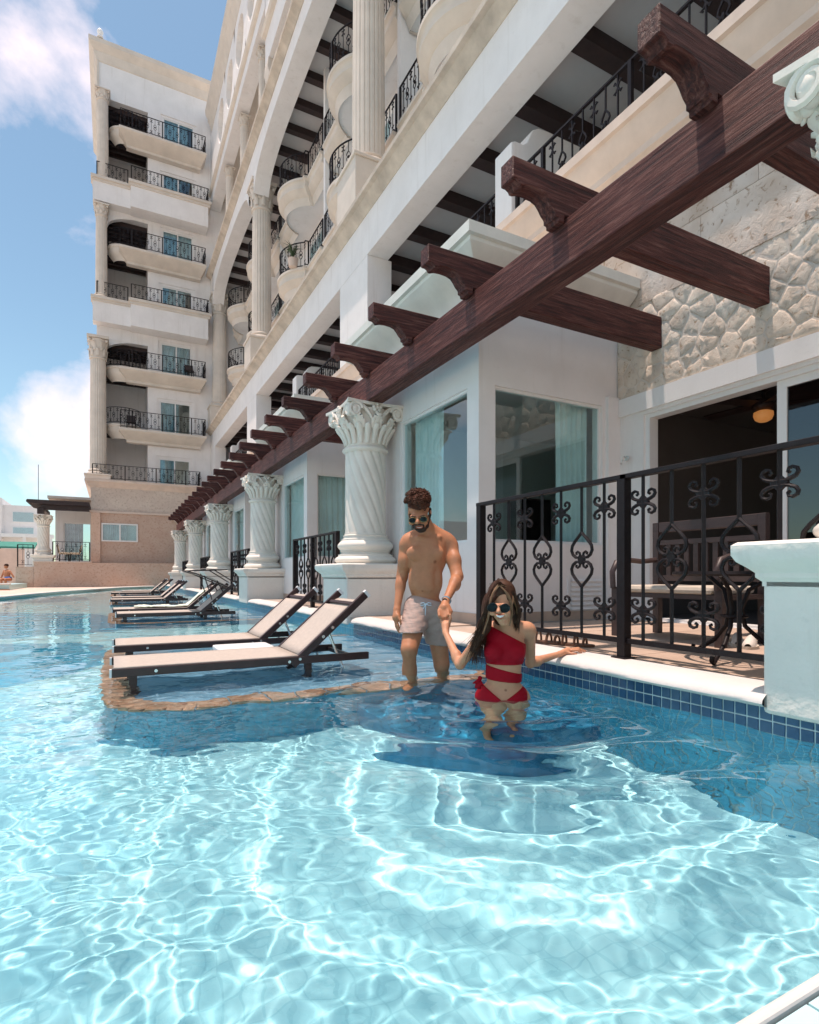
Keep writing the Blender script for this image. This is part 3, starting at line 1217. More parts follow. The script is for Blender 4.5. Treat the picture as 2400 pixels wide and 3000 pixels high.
for yc in (-1.5, 4.45, 10.38, 16.32, 22.26, 28.2, 33.6):
    hf = 2.85 if yc < 33 else 2.6
    for zf in (12.55, 16.0):
        if yc < 3 and zf > 14:
            pass
        ol = bow_outline(yc, hf)
        sl = MB()
        loop = ol
        steps = [(0, .0), (0, -.09), (.05, -.11), (.08, -.16), (.08, -.30), (.05, -.32), (.05, -.38), (.10, -.42), (.20, -.56), (.27, -.60), (.27, -.66), (.36, -.80), (.36, -.88)]
        rows = []
        for dd, dz in steps:
            sh_ = bow_outline(yc, hf, dd)
            rows.append([(p[0], p[1], zf + dz) for p in sh_])
        sl.grid(list(reversed(rows)))
        bslab = sl.build('balcony', CREAM, H1, smooth=40)
        un = MB()
        sh_ = bow_outline(yc, hf, .36)
        un.add([(p[0], p[1], zf - .80) for p in sh_], [tuple(range(len(sh_)))])
        un.add([(p[0], p[1], zf - .005) for p in loop], [tuple(reversed(range(len(loop))))])
        un.build('balcony_soffit', WHITE, bslab)
        rl = rail_path(MB(), bow_outline(yc, hf, .10)[1:-1], zf, 1.0, step=.2)
        rl.build('balcony_railing', IRON, bslab)
# first-floor straight railing of the loggia
for y0, y1 in ((-3.9, 1.2), (1.7, 7.15), (7.65, 13.0), (13.55, 19.05), (19.55, 24.95), (25.45, 30.95), (31.45, 36.3)):
    rail_path(MB(), [(5.72, y0), (5.72, y1)], 6.05, 1.08, step=.2, r=.014, top=.03).build('loggia_railing', IRON, H1)
# back wall, party walls, ceilings and beams of the tiers
bw = MB()
bw.box(7.5, 7.7, -6, HZ - .02, 9.72, 28.2)
bw.build('upper_back_wall', WHITE, H1)
for y in (1.48, 7.41, 13.35, 19.29, 25.23, 31.0):
    MB().box(6.72, 7.5, y - .09, y + .09, 9.73, 19.0).build('party_wall', WHITE, H1)
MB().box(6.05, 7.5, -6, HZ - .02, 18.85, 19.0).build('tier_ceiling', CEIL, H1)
y = -5.4
while y < HZ - .5:
    MB().box(6.051, 7.499, y - .13, y + .13, 18.58, 18.849).build('ceiling_beam', BEAMW, H1)
    y += 1.32
for yc in (4.45, 10.38, 16.32, 22.26, 28.2, 33.4):
    for zf in (9.75, 12.56, 16.01):
        window(H1, yc - 1.0, yc + 1.0, zf + .02, zf + 2.1, 7.44, 'x', .08, .06, (yc,), GLASS_F, 'balcony_door', -.03)


# --- arches and upper fascias
def arch_band(parent, name, y0, y1, zs, za, ztop, x0, x1, mat_, n=24):
    rows_f = []
    for i in range(n + 1):
        t = i / n
        yy = y0 + (y1 - y0) * t
        s = abs(2 * t - 1)
        zz = zs + (za - zs) * (1 - s ** 2.6) if s < 1 else zs
        zz = zs + (za - zs) * math.sqrt(max(0, 1 - s ** 3.2))
        rows_f.append((yy, zz))
    m = MB()
    m.grid([[(x0, yy, zz) for yy, zz in rows_f], [(x0, yy, ztop) for yy, zz in rows_f]][::-1])
    m.grid([[(x0, yy, zz) for yy, zz in rows_f], [(x1, yy, zz) for yy, zz in rows_f]])
    m.grid([[(x1, yy, zz) for yy, zz in rows_f], [(x1, yy, ztop) for yy, zz in rows_f]])
    return m.build(name, mat_, parent, smooth=35)


for y0, y1 in ((-10.0, 1.0), (2.0, 12.88), (13.88, 24.7), (25.7, 35.95)):
    arch_band(H1, 'arch', y0, y1, 17.25, 18.35, 19.02, XF, 6.05, WHITE)
for y in (1.5, 13.38, 25.2, 36.3):
    MB().box(XF, 6.05, y - .5, y + .5 if y < 36 else HZ - .03, 17.955, 19.02).build('impost', WHITE, H1)
pl = [(XF + .02, 19.02), (XF - .03, 19.02), (XF - .06, 19.07), (XF - .18, 19.16), (XF - .27, 19.20), (XF - .27, 19.32), (XF + .02, 19.36), (7.45, 19.36), (7.45, 19.02)]
MB().prism(pl, 'y', -6, HZ - .04).build('stone_ledge', LEDGE, H1, smooth=30)
# third tier: parapet of a projecting bay, slim columns, top band with oval openings, cornice
MB().box(XF, 6.0, -6, 22.6, 20.95, 22.05).build('upper_parapet', WHITE, H1)
MB().prism([(XF + .02, 22.05), (XF - .14, 22.08), (XF - .2, 22.2), (XF + .02, 22.26), (6.1, 22.26), (6.1, 22.05)], 'y', -6, 22.6).build('parapet_cap', CREAM, H1)
for y in (22.3, 17.8, 13.3):
    cb = MB()
    cb.prism([(XF - .02, 20.95), (XF - .05, 20.6), (XF + .05, 20.2), (XF + .05, 19.7), (XF + .2, 19.36), (6.0, 19.36), (6.0, 20.95)], 'y', y - .3, y + .3)
    cb.build('scroll_bracket', CREAM, H1, smooth=40)
for y in (24.6, 28.6, 32.6):
    fluted(H1, 5.8, y, 19.36, 23.45, .21, .45, None, 'slim_column', None, 40)
arch_band(H1, 'upper_arch', 22.65, HZ - .02, 23.45, 23.62, 24.15, XF, 6.0, WHITE)
MB().box(XF, 6.0, -6, 22.6, 22.9, 24.15).build('upper_fascia', WHITE, H1)
MB().prism([(XF + .02, 24.15), (XF - .10, 24.2), (XF - .16, 24.32), (XF + .02, 24.4), (7.45, 24.4), (7.45, 24.15)], 'y', -6, HZ - .04).build('stone_ledge', CREAM, H1)
MB().box(XF + .25, 7.45, -6, HZ - .04, 24.4, 28.0).build('attic_wall', CREAM, H1)
bandw = MB()
ov = [33.1 - 2.68 * i for i in range(14)]
ys_ = sorted([HZ - .04, -4.0] + [v for c in ov for v in (c - .95, c + .95)])
for c in ov:
    n = 20
    ring_in = [(c + .92 * math.cos(2 * PI * i / n), 26.35 + 1.12 * math.sin(2 * PI * i / n)) for i in range(n)]
    ring_out = []
    for i in range(n):
        a = 2 * PI * i / n
        sx, sz = math.cos(a), math.sin(a)
        t = min(1.34 / abs(sx) if abs(sx) > 1e-6 else 9, 1.65 / abs(sz) if abs(sz) > 1e-6 else 9)
        ring_out.append((c + sx * t, 26.35 + sz * t))
    vs = [(XF, p[0], p[1]) for p in ring_in] + [(XF, p[0], p[1]) for p in ring_out] + [(XF + .25, p[0], p[1]) for p in ring_in]
    fs = []
    for i in range(n):
        j = (i + 1) % n
        fs.append((i, j, n + j, n + i))
        fs.append((i, 2 * n + i, 2 * n + j, j))
    bandw.add(vs, fs)
bandw.build('oval_opening_band', WHITE, H1)
MB().box(XF, XF + .25, 34.45, HZ - .04, 24.7, 28.0).build('attic_pier', WHITE, H1)
MB().box(XF, XF + .25, -6, HZ - .04, 24.4, 24.71).build('attic_plinth', CREAM, H1)
pc = [(XF + .3, 27.98), (XF - .02, 27.98), (XF - .06, 28.1), (XF - .12, 28.3), (XF - .24, 28.5), (XF - .24, 28.62), (XF - .36, 28.8), (XF - .40, 29.1), (XF + .3, 29.2), (7.5, 29.2), (7.5, 27.98)]
MB().prism(pc, 'y', -6, HZ - .5).build('roof_cornice', CREAM, H1, smooth=30)
# ------------------------------------------------------------------ end wing that closes the pool
W2 = thing('hotel_wing', 'tall white end wing with stacked straight balconies over a stone base', 'building', (2.2, 37, 0))
WY, BY = 36.8, 35.8
WL, WR = -.80, 5.42
loggias = [(-.22, 1.85, 23.2, 28.15), (-.30, 1.85, 16.4, 21.55), (-.40, 1.85, 6.1, 14.3)]
wins = [(2.68, 4.42, 26.2, 28.18), (2.66, 4.40, 23.2, 24.8), (2.64, 4.36, 19.5, 21.42), (2.6, 4.32, 16.45, 18.06), (2.56, 4.28, 12.6, 14.62), (2.5, 4.24, 9.15, 11.15), (2.46, 4.2, 6.1, 7.70)]
wm_ = MB()
for (u0, u1, v0, v1) in wall_rects(WL, 9.2, 6.0, 30.6, loggias + wins):
    wm_.box(u0, u1, WY, WY + .35, v0, v1)
wm_.box(WL, WL + .3, WY + .35, 46, 6.0, 30.6)
wm_.box(WR - .1, WR, WY + .35, 46, 6.0, 30.6)
wm_.box(WL + .3, 9.2, 45.7, 46, 6.0, 30.4)
wm_.build('wing_wall', WHITE, W2)
MB().box(WL + .05, 9.1, WY + .36, 45.9, 30.2, 30.45).build('roof', CREAM, W2)
for (x0, x1, z0, z1) in loggias:
    lg = MB()
    lg.box(x0, x1 + .3, 39.4, 39.5, z0, z1)
    lg.box(x1, x1 + .1, WY + .35, 39.4, z0, z1)
    lg.box(x0, x1, WY + .35, 39.4, z1, z1 + .1)
    lgo = lg.build('loggia', WHITE, W2)
    for j in range(5):
        y = 37.3 + j * .46
        MB().box(x0 + .01, x1 - .005, y, y + .2, z1 - .24, z1 - .002).build('ceiling_beam', BEAMW, lgo)
    z = z0 + 3.3
    while z < z1 - 1.5:
        MB().box(x0 + .01, x1 - .005, 37.5, 39.35, z - .15, z).build('loggia_floor', WHITE, lgo)
        for j in range(3):
            y = 37.6 + j * .5
            MB().box(x0 + .01, x1 - .005, y, y + .2, z - .36, z - .151).build('ceiling_beam', BEAMW, lgo)
        z += 3.3
    # bow balconies seen end-on in the loggia
    for zf in [z0 + 3.3 * i for i in range(0, 3) if z0 + 3.3 * i < z1 - 1]:
        pts = [(x0 + .95 - .95 * math.cos(PI * i / 14), 37.1 - .85 * math.sin(PI * i / 14)) for i in range(15)]
        rows = []
        for dd, dz in ((0, 0), (0, -.1), (.06, -.14), (.06, -.35), (.2, -.55), (.38, -.75), (.38, -.8)):
            rows.append([(x0 + .95 + (p[0] - x0 - .95) * (1 - dd), 37.1 + (p[1] - 37.1) * (1 - dd) , zf + dz) for p in pts])
        mm = MB().grid(list(reversed(rows)))
        mm.add([(p[0], p[1], zf) for p in pts], [tuple(range(len(pts)))])
        if zf > z0 + .1:
            bo = mm.build('bow_balcony', CREAM, W2, smooth=40)
            rail_path(MB(), [(x0 + .95 + (p[0] - x0 - .95) * .95, 37.1 + (p[1] - 37.1) * .95) for p in pts], zf, .95, step=.2).build('balcony_railing', IRON, bo)
for (x0, x1, z0, z1) in wins:
    window(W2, x0, x1, z0, z1, WY, 'y', .07, .06, ((x0 + x1) / 2,), GLASS_F, 'window')
    su = MB()
    su.box(x0 - .28, x1 + .28, WY - .05, WY - .001, z1 + .14, z1 + .26)
    su.box(x0 - .28, x0 - .14, WY - .05, WY - .001, z0, z1 + .14)
    su.box(x1 + .14, x1 + .28, WY - .05, WY - .001, z0, z1 + .14)
    su.build('window_surround', WHITE, W2)
# arched heads of the two lower loggias
for (x0, x1, zt) in ((-.30, 1.85, 21.56), (-.40, 1.85, 14.31)):
    n = 14
    pts = [(x0, zt)] + [(x0 + (x1 - x0) * .8 * (i / n), zt - .75 * (1 - math.sqrt(max(0, 1 - (1 - i / n) ** 2)))) for i in range(n + 1)]
    MB().prism(pts, 'y', WY + .02, WY + .3).build('arch_head', WHITE, W2)
# roof parapet cornice, wraps the free corner
rows = []
for off, z in ((0, 30.1), (.05, 30.15), (.05, 30.3), (.16, 30.5), (.16, 30.58), (.34, 30.8), (.4, 30.9), (.4, 31.15), (.3, 31.2), (-.4, 31.2)):
    rows.append([(WR + .3, WY - off, z), (WL - off, WY - off, z), (WL - off, 46, z)])
MB().grid(rows).build('roof_cornice', CREAM, W2, smooth=30)
MB().box(WL, WL + .12, WY - .06, WY - .001, 24.0, 30.1).build('corner_strip', CREAM, W2)
# two projecting storeys with a white parapet band and ledge
for zt, zb in ((23.1, 21.75), (16.35, 14.95)):
    bm = MB()
    bm.box(-.98, .92, BY + .35, WY - .001, zb + .05, zt - .1)
    bm.box(.92, 5.12, BY, WY - .001, zb, zt)
    b = bm.build('parapet_band', WHITE, W2)
    lm = MB()
    lm.box(-1.08, .86, BY + .22, WY - .002, zt - .1, zt + .05)
    lm.box(-1.02, .90, BY + .29, WY - .002, zt - .24, zt - .101)
    lm.box(.80, 5.30, BY - .12, WY - .003, zt + .001, zt + .16)
    lm.box(.86, 5.22, BY - .06, WY - .003, zt - .16, zt + .0)
    lm.build('ledge', CREAM, b)
    rl = MB()
    rail_path(rl, [(-.78, BY + .45), (.78, BY + .45)], zt + .05, .88, step=.2)
    rail_path(rl, [(.95, BY + .05), (5.14, BY + .05), (5.14, WY)], zt + .16, .84, step=.2)
    rl.build('balcony_railing', IRON, b)
# straight balconies with a sloping underside
for zf in (26.15, 19.42, 12.55, 9.08):
    x0, x1 = .32, 5.02
    yk = BY - .06
    rows = []
    for off, z in ((0, 0), (0, -.12), (.06, -.16), (.14, -.2), (.72, -.52), (.72, -.66), (1.05, -.68)):
        rows.append([(x0 + off * .55, WY, zf + z), (x0 + off * .55, yk + off, zf + z), (x1 - off * .35, yk + off, zf + z), (x1 - off * .35, WY, zf + z)])
    m = MB().grid(rows)
    m.add([(x0, WY, zf), (x0, yk, zf), (x1, yk, zf), (x1, WY, zf)], [(0, 1, 2, 3)])
    b = m.build('balcony', CREAM, W2, smooth=25)
    rail_path(MB(), [(x0 + .08, WY), (x0 + .08, yk + .06), (x1 - .06, yk + .06), (x1 - .06, WY)], zf, 1.0, step=.2).build('balcony_railing', IRON, b)
# columns at the free corner
fluted(W2, -.72, WY - .42, 6.35, 14.1, .42, 1.15, 6.06)
fluted(W2, -.56, WY - .30, 16.42, 21.7, .30, .6, None)
fluted(W2, -.50, WY - .30, 23.12, 28.2, .30, .5, None)
# stone base in two stages, ledges, window
st = MB()
st.box(-1.06, 5.4, BY, WY + .3, 4.30, 5.74)
st.box(-1.06, -1.0, WY + .3, 44, 4.3, 5.74)
st.build('grey_stone_stage', GREYST, W2)
lm = MB()
rows = []
for off, z in ((0, 5.6), (.06, 5.64), (.1, 5.72), (.24, 5.86), (.3, 5.9), (.3, 6.02), (-.6, 6.04)):
    rows.append([(5.4, BY - off, z), (-1.06 - off, BY - off, z), (-1.06 - off, 44, z)])
lm.grid(rows)
lm.build('ledge', TAN, W2, smooth=30)
rl = MB()
rail_path(rl, [(-.98, BY + .0), (4.66, BY + .0), (4.66, WY)], 6.04, .86, step=.2)
rl.build('balcony_railing', IRON, W2)
pk = MB()
for (u0, u1, v0, v1) in wall_rects(-1.06, 5.4, .3, 4.18, [(-.55, 1.28, 2.6, 3.62)]):
    pk.box(u0, u1, BY, BY + .3, v0, v1)
pk.build('pink_stone_stage', PINK, W2)
MB().box(-1.12, 5.4, BY - .09, BY + .2, 4.181, 4.299).build('string_course', TAN, W2)
MB().box(-1.06, -.6, BY - .12, BY - .001, 1.4, 4.18).build('corner_pilaster', PINK, W2)
window(W2, -.55, 1.28, 2.6, 3.62, BY, 'y', .07, .06, (.37,), GLASS_F, 'ground_window', -.08)
MB().box(-.6, 1.33, BY + .28, BY + .3, 2.5, 3.7).build('curtain_backing', CURT, W2)

# low stone terrace wall in front of the wing
tw = thing('terrace_wall', 'long low pink stone wall along the far end of the pool', 'wall', (0, 35.2, 0))
MB().box(-3.62, 3.6, 35.0, BY - .002, -.2, 1.38).build('wall_body', PINK, tw)
MB().box(-3.66, -1.0, 34.96, 39.5, 1.381, 1.44).build('coping', TAN, tw)
MB().box(-4.4, -3.63, 35.05, 39.5, -.2, 1.15).build('lower_wall', PINK, tw)
MB().box(-3.62, -1.07, BY, 39.5, -.2, 1.38).build('terrace_base', PINK, tw)

# pavilion room behind that terrace: wall, sliding window, roof slab
pv = thing('pavilion_room', 'low white terrace room with curtained glass and a flat roof beside the end wing', 'building', (-2, 38, 1.4))
pm_ = MB()
for (u0, u1, v0, v1) in wall_rects(-2.9, -1.07, 1.44, 5.0, [(-2.5, -1.1, 1.5, 3.75)]):
    pm_.box(u0, u1, 38.0, 38.25, v0, v1)
pm_.box(-2.9, -2.7, 38.25, 44, 1.44, 5.0)
pm_.build('wall', WHITE, pv)
window(pv, -2.5, -1.1, 1.5, 3.75, 38.0, 'y', .06, .06, (), GLASS_F, 'sliding_window')
MB().box(-3.2, -1.07, 37.0, 44, 5.0, 5.14).build('roof', CREAM, pv)
tp = thing('terrace_pergola', 'dark timber pergola with boards over the far corner terrace', 'pergola', (-2.4, 36, 4))
MB().box(-3.45, -3.15, 34.7, 35.0, 3.9, 4.2).build('beam', BEAMW, tp)
MB().box(-3.3, -1.1, 34.75, 34.95, 4.12, 4.38).build('beam', BEAMW, tp)
MB().box(-3.4, -3.15, 35.1, 38, 4.12, 4.3).build('beam', BEAMW, tp)
for j in range(8):
    y = 34.5 + j * .42
    m = MB()
    m.prism([(-3.9, 4.55), (-3.9, 4.46), (-3.6, 4.40), (-3.4, 4.38), (-1.1, 4.38), (-1.1, 4.6), (-3.85, 4.6)], 'y', y, y + .14)
    m.build('rafter', BEAMW, tp)

for i, (x, z, lab) in enumerate(((.95, 9.08, 'dark folding chair on the second balcony up the end wing'), (4.1, 12.55, 'dark folding chair on the third balcony up the end wing, right end'))):
    fc_ = thing('balcony_chair', lab, 'chair', (x, 36.3, z), 'chairs on the end wing balconies')
    m = MB()
    for a in (-.22, .22):
        m.tube([(x + a, 36.05, z), (x + a, 36.5, z + .5), (x + a, 36.62, z + .95)], .02, 5)
        m.tube([(x + a, 36.5, z), (x + a, 36.05, z + .46)], .02, 5)
    m.build('frame', IRON, fc_)
    MB().box(x - .22, x + .22, 36.05, 36.5, z + .44, z + .47).build('seat', BROWNW, fc_)
    MB().box(x - .22, x + .22, 36.56, 36.6, z + .6, z + .92).build('backrest', BROWNW, fc_)
# ------------------------------------------------------------------ pergola over the water's edge
PG = thing('pergola', 'long dark timber pergola with carved rafter tails running along the columns', 'pergola', (3.03, 15, 2.9))
rows = []
n = 90
for i in range(n + 1):
    y = -1.2 + (31.6 + 1.2) * i / n
    rows.append([(2.92, y, 2.965), (2.92, y, 3.31), (3.14, y, 3.31), (3.14, y, 2.965), (2.92, y, 2.965)])
cuts = [-1.2] + [7.07 + P * k + .25 for k in range(-1, 4)] + [31.4]
for a, c in zip(cuts[:-1], cuts[1:]):
    MB().box(2.92, 3.14, a + .004, c - .004, 2.965, 3.31).build('beam', WOOD_Y, PG, bevel=.012)


def rafter_mesh(name, x1):
    # carved tail: cap, ogee, stepped block, then the straight rafter
    pr = [(2.44, 3.48), (2.44, 3.61), (x1, 3.61), (x1, 3.262), (3.16, 3.262), (3.16, 3.33), (2.915, 3.33), (2.915, 3.285), (2.86, 3.285), (2.86, 3.335), (2.825, 3.335), (2.825, 3.375), (2.79, 3.385),
          (2.765, 3.41), (2.75, 3.44), (2.72, 3.465), (2.67, 3.475), (2.60, 3.478), (2.54, 3.47), (2.52, 3.478), (2.50, 3.478), (2.50, 3.462), (2.47, 3.462), (2.45, 3.47)]
    pr = [(2.44, 3.455), (2.44, 3.61), (x1, 3.61), (x1, 3.262), (3.16, 3.262), (3.16, 3.325), (2.915, 3.325), (2.915, 3.27), (2.855, 3.27), (2.855, 3.30), (2.83, 3.30), (2.83, 3.335),
          (2.80, 3.36), (2.775, 3.395), (2.745, 3.425), (2.70, 3.44), (2.63, 3.445), (2.57, 3.44), (2.53, 3.425), (2.505, 3.425), (2.505, 3.44), (2.475, 3.455)]
    m = MB().prism(pr, 'y', -.07, .07)
    return m.mesh(name, WOOD_X)


RM_WALL = rafter_mesh('rafter', WALL_X - .002)
RM_BAY = rafter_mesh('rafter', 3.40)
k = 0
for i in range(-2, 25):
    y = 1.995 + 1.176 * i
    ph = (y - 4.92) % P
    over_bay = ph < 2.83
    ins = y > 4.9 and over_bay
    o = put('rafter', RM_BAY if ins else RM_WALL, PG, (0, y, RNG.normal(0, .002)))
    md = o.modifiers.new('edge', 'BEVEL')
    md.width = .008
    md.segments = 1
    md.limit_method = 'ANGLE'

# ------------------------------------------------------------------ twisted columns on white pedestals
TC_C = Vector((3.05, 7.07, 0))
tcol = thing('twisted_column', 'white rope-twist column on a pedestal just behind the shirtless man', 'column', TC_C, 'rope-twist columns carrying the pergola')
x, y = 3.05, 7.07
pd = MB()
pd.box(x - .45, x + .45, y - .45, y + .45, .085, .70)
ped = pd.build('pedestal', WHITE_R, tcol, bevel=.02)
rows = []
for off, z in ((0, .66), (.0, .68), (.02, .70), (.02, .72), (.045, .745), (.075, .77), (.09, .80), (.09, .845), (.07, .86), (-.2, .862)):
    q_ = .45 + off
    rows.append([(x - q_, y - q_, z), (x + q_, y - q_, z), (x + q_, y + q_, z), (x - q_, y + q_, z), (x - q_, y - q_, z)])
cpm = MB().grid(rows)
cpm.add([(x - .26, y - .26, .862), (x + .26, y - .26, .862), (x + .26, y + .26, .862), (x - .26, y + .26, .862)], [(0, 1, 2, 3)])
cpm.build('pedestal_cap', WHITE_R, tcol, smooth=40)
b_ = MB()


def rnd(r0, z0, z1, bulge, n=6):
    return [(r0 + bulge * math.sin(PI * i / n), z0 + (z1 - z0) * i / n) for i in range(n + 1)]


pr_ = [(.30, .864), (.385, .866)] + rnd(.385, .87, .955, .035) + [(.37, .96), (.37, .985)] + rnd(.345, .99, 1.03, -.02, 4) + [(.335, 1.035)] + rnd(.335, 1.04, 1.165, .045) + [(.325, 1.17), (.325, 1.19)] + rnd(.31, 1.195, 1.24, -.012, 4) + [(.285, 1.25), (.285, 1.27)]
b_.lathe(pr_, 48, (x, y, 0))
b_.build('column_base', PALE, tcol, smooth=50)
s_ = MB()
NT = 13


def twist(r, z, a):
    ph = (a + (z - 1.27) * 1.55) * NT / (2 * PI)
    f = ph - math.floor(ph)
    g = abs(f - .5) * 2
    return r * (1.012 - .085 * g ** 4)


s_.lathe([(.272, 1.26 + (2.36 - 1.26) * i / 40) for i in range(41)], 13 * 14, (x, y, 0), twist)
s_.build('shaft', PALE, tcol, smooth=60)
c_ = MB()
c_.lathe([(.27, 2.35)] + rnd(.285, 2.355, 2.42, .03) + [(.265, 2.43), (.265, 2.46)], 40, (x, y, 0))
# bell of the capital
c_.lathe([(.262, 2.44), (.275, 2.5), (.30, 2.6), (.33, 2.70), (.35, 2.82), (.36, 2.9)], 40, (x, y, 0))
for i in range(20):      # lower ring of long ribs that open outwards
    a = 2 * PI * i / 20
    ca, sa = math.cos(a), math.sin(a)
    pth = [(x + ca * rr, y + sa * rr, zz) for rr, zz in ((.272, 2.455), (.285, 2.51), (.305, 2.565), (.335, 2.62), (.375, 2.665), (.405, 2.685))]
    c_.tube(pth, [.024, .032, .038, .043, .042, .020], 8, flat=.7, up=(ca, sa, 0))
for i in range(10):      # upper leaves
    a = 2 * PI * (i + .5) / 10
    ca, sa = math.cos(a), math.sin(a)
    pth = [(x + ca * rr, y + sa * rr, zz) for rr, zz in ((.33, 2.62), (.355, 2.68), (.385, 2.74), (.425, 2.785), (.455, 2.79), (.462, 2.765))]
    c_.tube(pth, [.05, .062, .066, .06, .045, .018], 8, flat=.42, up=(ca, sa, 0))
    for s in (-1, 1):
        a2 = a + s * .13
        c2, s2 = math.cos(a2), math.sin(a2)
        c_.tube([(x + c2 * rr, y + s2 * rr, zz) for rr, zz in ((.345, 2.64), (.37, 2.70), (.40, 2.735), (.425, 2.735))], [.03, .035, .03, .012], 6, flat=.5, up=(c2, s2, 0))


def spiral(c, u, w, r0, turns, rt0, rt1, mb, sgn=1, n=26):
    c, u, w = Vector(c), Vector(u), Vector(w)
    pth, rad = [], []
    for i in range(n + 1):
        t = i / n
        a = sgn * turns * 2 * PI * t
        rr = r0 * (1 - t) ** .8 + .006
        pth.append(c + u * (rr * math.cos(a)) + w * (rr * math.sin(a)))
        rad.append(rt0 * (1 - t) + rt1 * t)
    mb.tube(pth, rad, 6)


for i in range(4):       # pairs of volutes at the corners of each face
    a = i * PI / 2
    nx, ny = math.cos(a), math.sin(a)
    tx, ty = -ny, nx
    for s in (-1, 1):
        cx_, cy_ = x + nx * .375 + tx * s * .30, y + ny * .375 + ty * s * .30
        spiral((cx_, cy_, 2.845), (-tx * s, -ty * s, .15), (0, 0, 1), .088, 1.9, .026, .014, c_, 1 if s > 0 else 1)
        c_.ball((x + nx * .335 + tx * s * .30, y + ny * .335 + ty * s * .30, 2.845), (.062, .062, .082), 12, 8)
        c_.tube([(x + nx * .36 + tx * s * d, y + ny * .36 + ty * s * d, zz) for d, zz in ((.04, 2.72), (.09, 2.80), (.16, 2.875), (.25, 2.93), (.31, 2.93))], [.018, .026, .028, .026, .02], 6)
    for j, (dd, zz) in enumerate(((0, 2.90), (-.03, 2.865), (.03, 2.865), (0, 2.83), (-.045, 2.9), (.045, 2.9), (0, 2.935))):
        c_.ball((x + nx * .385 + tx * dd, y + ny * .385 + ty * dd, zz), .028, 8, 6)
# concave-sided abacus
ab = []
for i in range(4):
    a = i * PI / 2
    nx, ny, tx, ty = math.cos(a), math.sin(a), -math.sin(a), math.cos(a)
    for j in range(13):
        u = -1 + 2 * j / 12
        dist = .375 + .045 * u * u
        ab.append((x + nx * dist + tx * u * .42, y + ny * dist + ty * u * .42))
c_.prism(ab, 'z', 2.925, 2.962)
c_.build('capital', PALE, tcol, smooth=55)
LAB = {-1: 'white rope-twist column at the frame edge, mostly out of view above the near pedestal', 1: 'second white rope-twist column from the man, beyond the two nearest loungers',
       2: 'third white rope-twist column from the man, behind the sunshade lounger', 3: 'fourth white rope-twist column, next to last along the pool', 4: 'farthest white rope-twist column, against the pink stone wing'}
for k in (-1, 1, 2, 3, 4):
    yy = 1.06 if k == -1 else 7.07 + P * k
    copy_tree(tcol, None, (3.05, yy, 0), LAB[k])

# ------------------------------------------------------------------ iron railings of the terraces
def arc(c, r, a0, a1, n=8):
    return [(c[0] + r * math.cos(a0 + (a1 - a0) * i / n), c[1] + r * math.sin(a0 + (a1 - a0) * i / n)) for i in range(n + 1)]


def yz(pts, x=0):
    return [(x, p[0], p[1]) for p in pts]


H_R = 1.15


def scroll_baluster():
    m = MB()
    m.tube([(0, 0, .115), (0, 0, H_R - .02)], .0135, 4, caps=False, up=(1, 1, 0))
    for zc in (.30, .963):
        m.obox((0, 0, zc), (.009, 0, 0), (0, .022, .022), (0, -.022, .022))
        for sy in (-1, 1):
            for sz in (-1, 1):
                pts = [(.0, zc + sz * .012), (sy * .018, zc + sz * .010), (sy * .036, zc + sz * .016), (sy * .052, zc + sz * .026), (sy * .060, zc + sz * .042), (sy * .056, zc + sz * .058), (sy * .042, zc + sz * .066), (sy * .029, zc + sz * .060), (sy * .026, zc + sz * .047), (sy * .034, zc + sz * .042)]
                m.tube(yz([(q_[0] * 1.42, zc + (q_[1] - zc) * 1.08) for q_ in pts]), [.010, .012, .012, .0115, .011, .0105, .010, .009, .0085, .010], 6, flat=.9)
    return m.mesh('baluster', IRON, 40)


def heart_baluster():
    m = MB()
    zc = .626
    m.tube([(0, 0, .115), (0, 0, .452)], .0135, 4, caps=False, up=(1, 1, 0))
    m.tube([(0, 0, .805), (0, 0, H_R - .02)], .0135, 4, caps=False, up=(1, 1, 0))
    for sz in (-1, 1):
        for sy in (-1, 1):
            q = [(0, .185), (.020, .160), (.046, .128), (.066, .096), (.071, .064), (.060, .034), (.040, .016), (.020, .014), (.010, .030), (.014, .046), (.028, .056), (.038, .048), (.034, .036)]
            m.tube(yz([(sy * a * 1.34, zc + sz * b) for a, b in q]), [.012, .0115, .012, .012, .012, .012, .012, .011, .010, .0095, .009, .0085, .010], 6, flat=.9)
    m.obox((0, 0, zc), (.008, 0, 0), (0, .016, .016), (0, -.016, .016))
    return m.mesh('baluster', IRON, 40)


SB, HB = scroll_baluster(), heart_baluster()


def iron_railing(y0, y1, x, label, first_post=True, last_post=True, ys=None, mid=()):
    t = thing('iron_railing', label, 'railing', (x, y0, DZ), 'wrought iron railings of the pool terraces')
    MB().box(x - .028, x + .028, y0 - .04, y1 + .04, DZ + H_R - .03, DZ + H_R).build('top_rail', IRON, t, bevel=.004)
    MB().box(x - .014, x + .014, y0, y1, DZ + .095, DZ + .125).build('bottom_rail', IRON, t)
    for yy in ([y0] if first_post else []) + list(mid) + ([y1] if last_post else []):
        pm2 = MB().box(x - .03, x + .03, yy - .03, yy + .03, DZ + .001, DZ + H_R - .03)
        pm2.box(x - .055, x + .055, yy - .055, yy + .055, DZ + .001, DZ + .008)
        pm2.build('post', IRON, t)
    for i, yy in enumerate(ys):
        put('baluster', SB if i % 2 == 0 else HB, t, (x, yy, DZ))
    return t


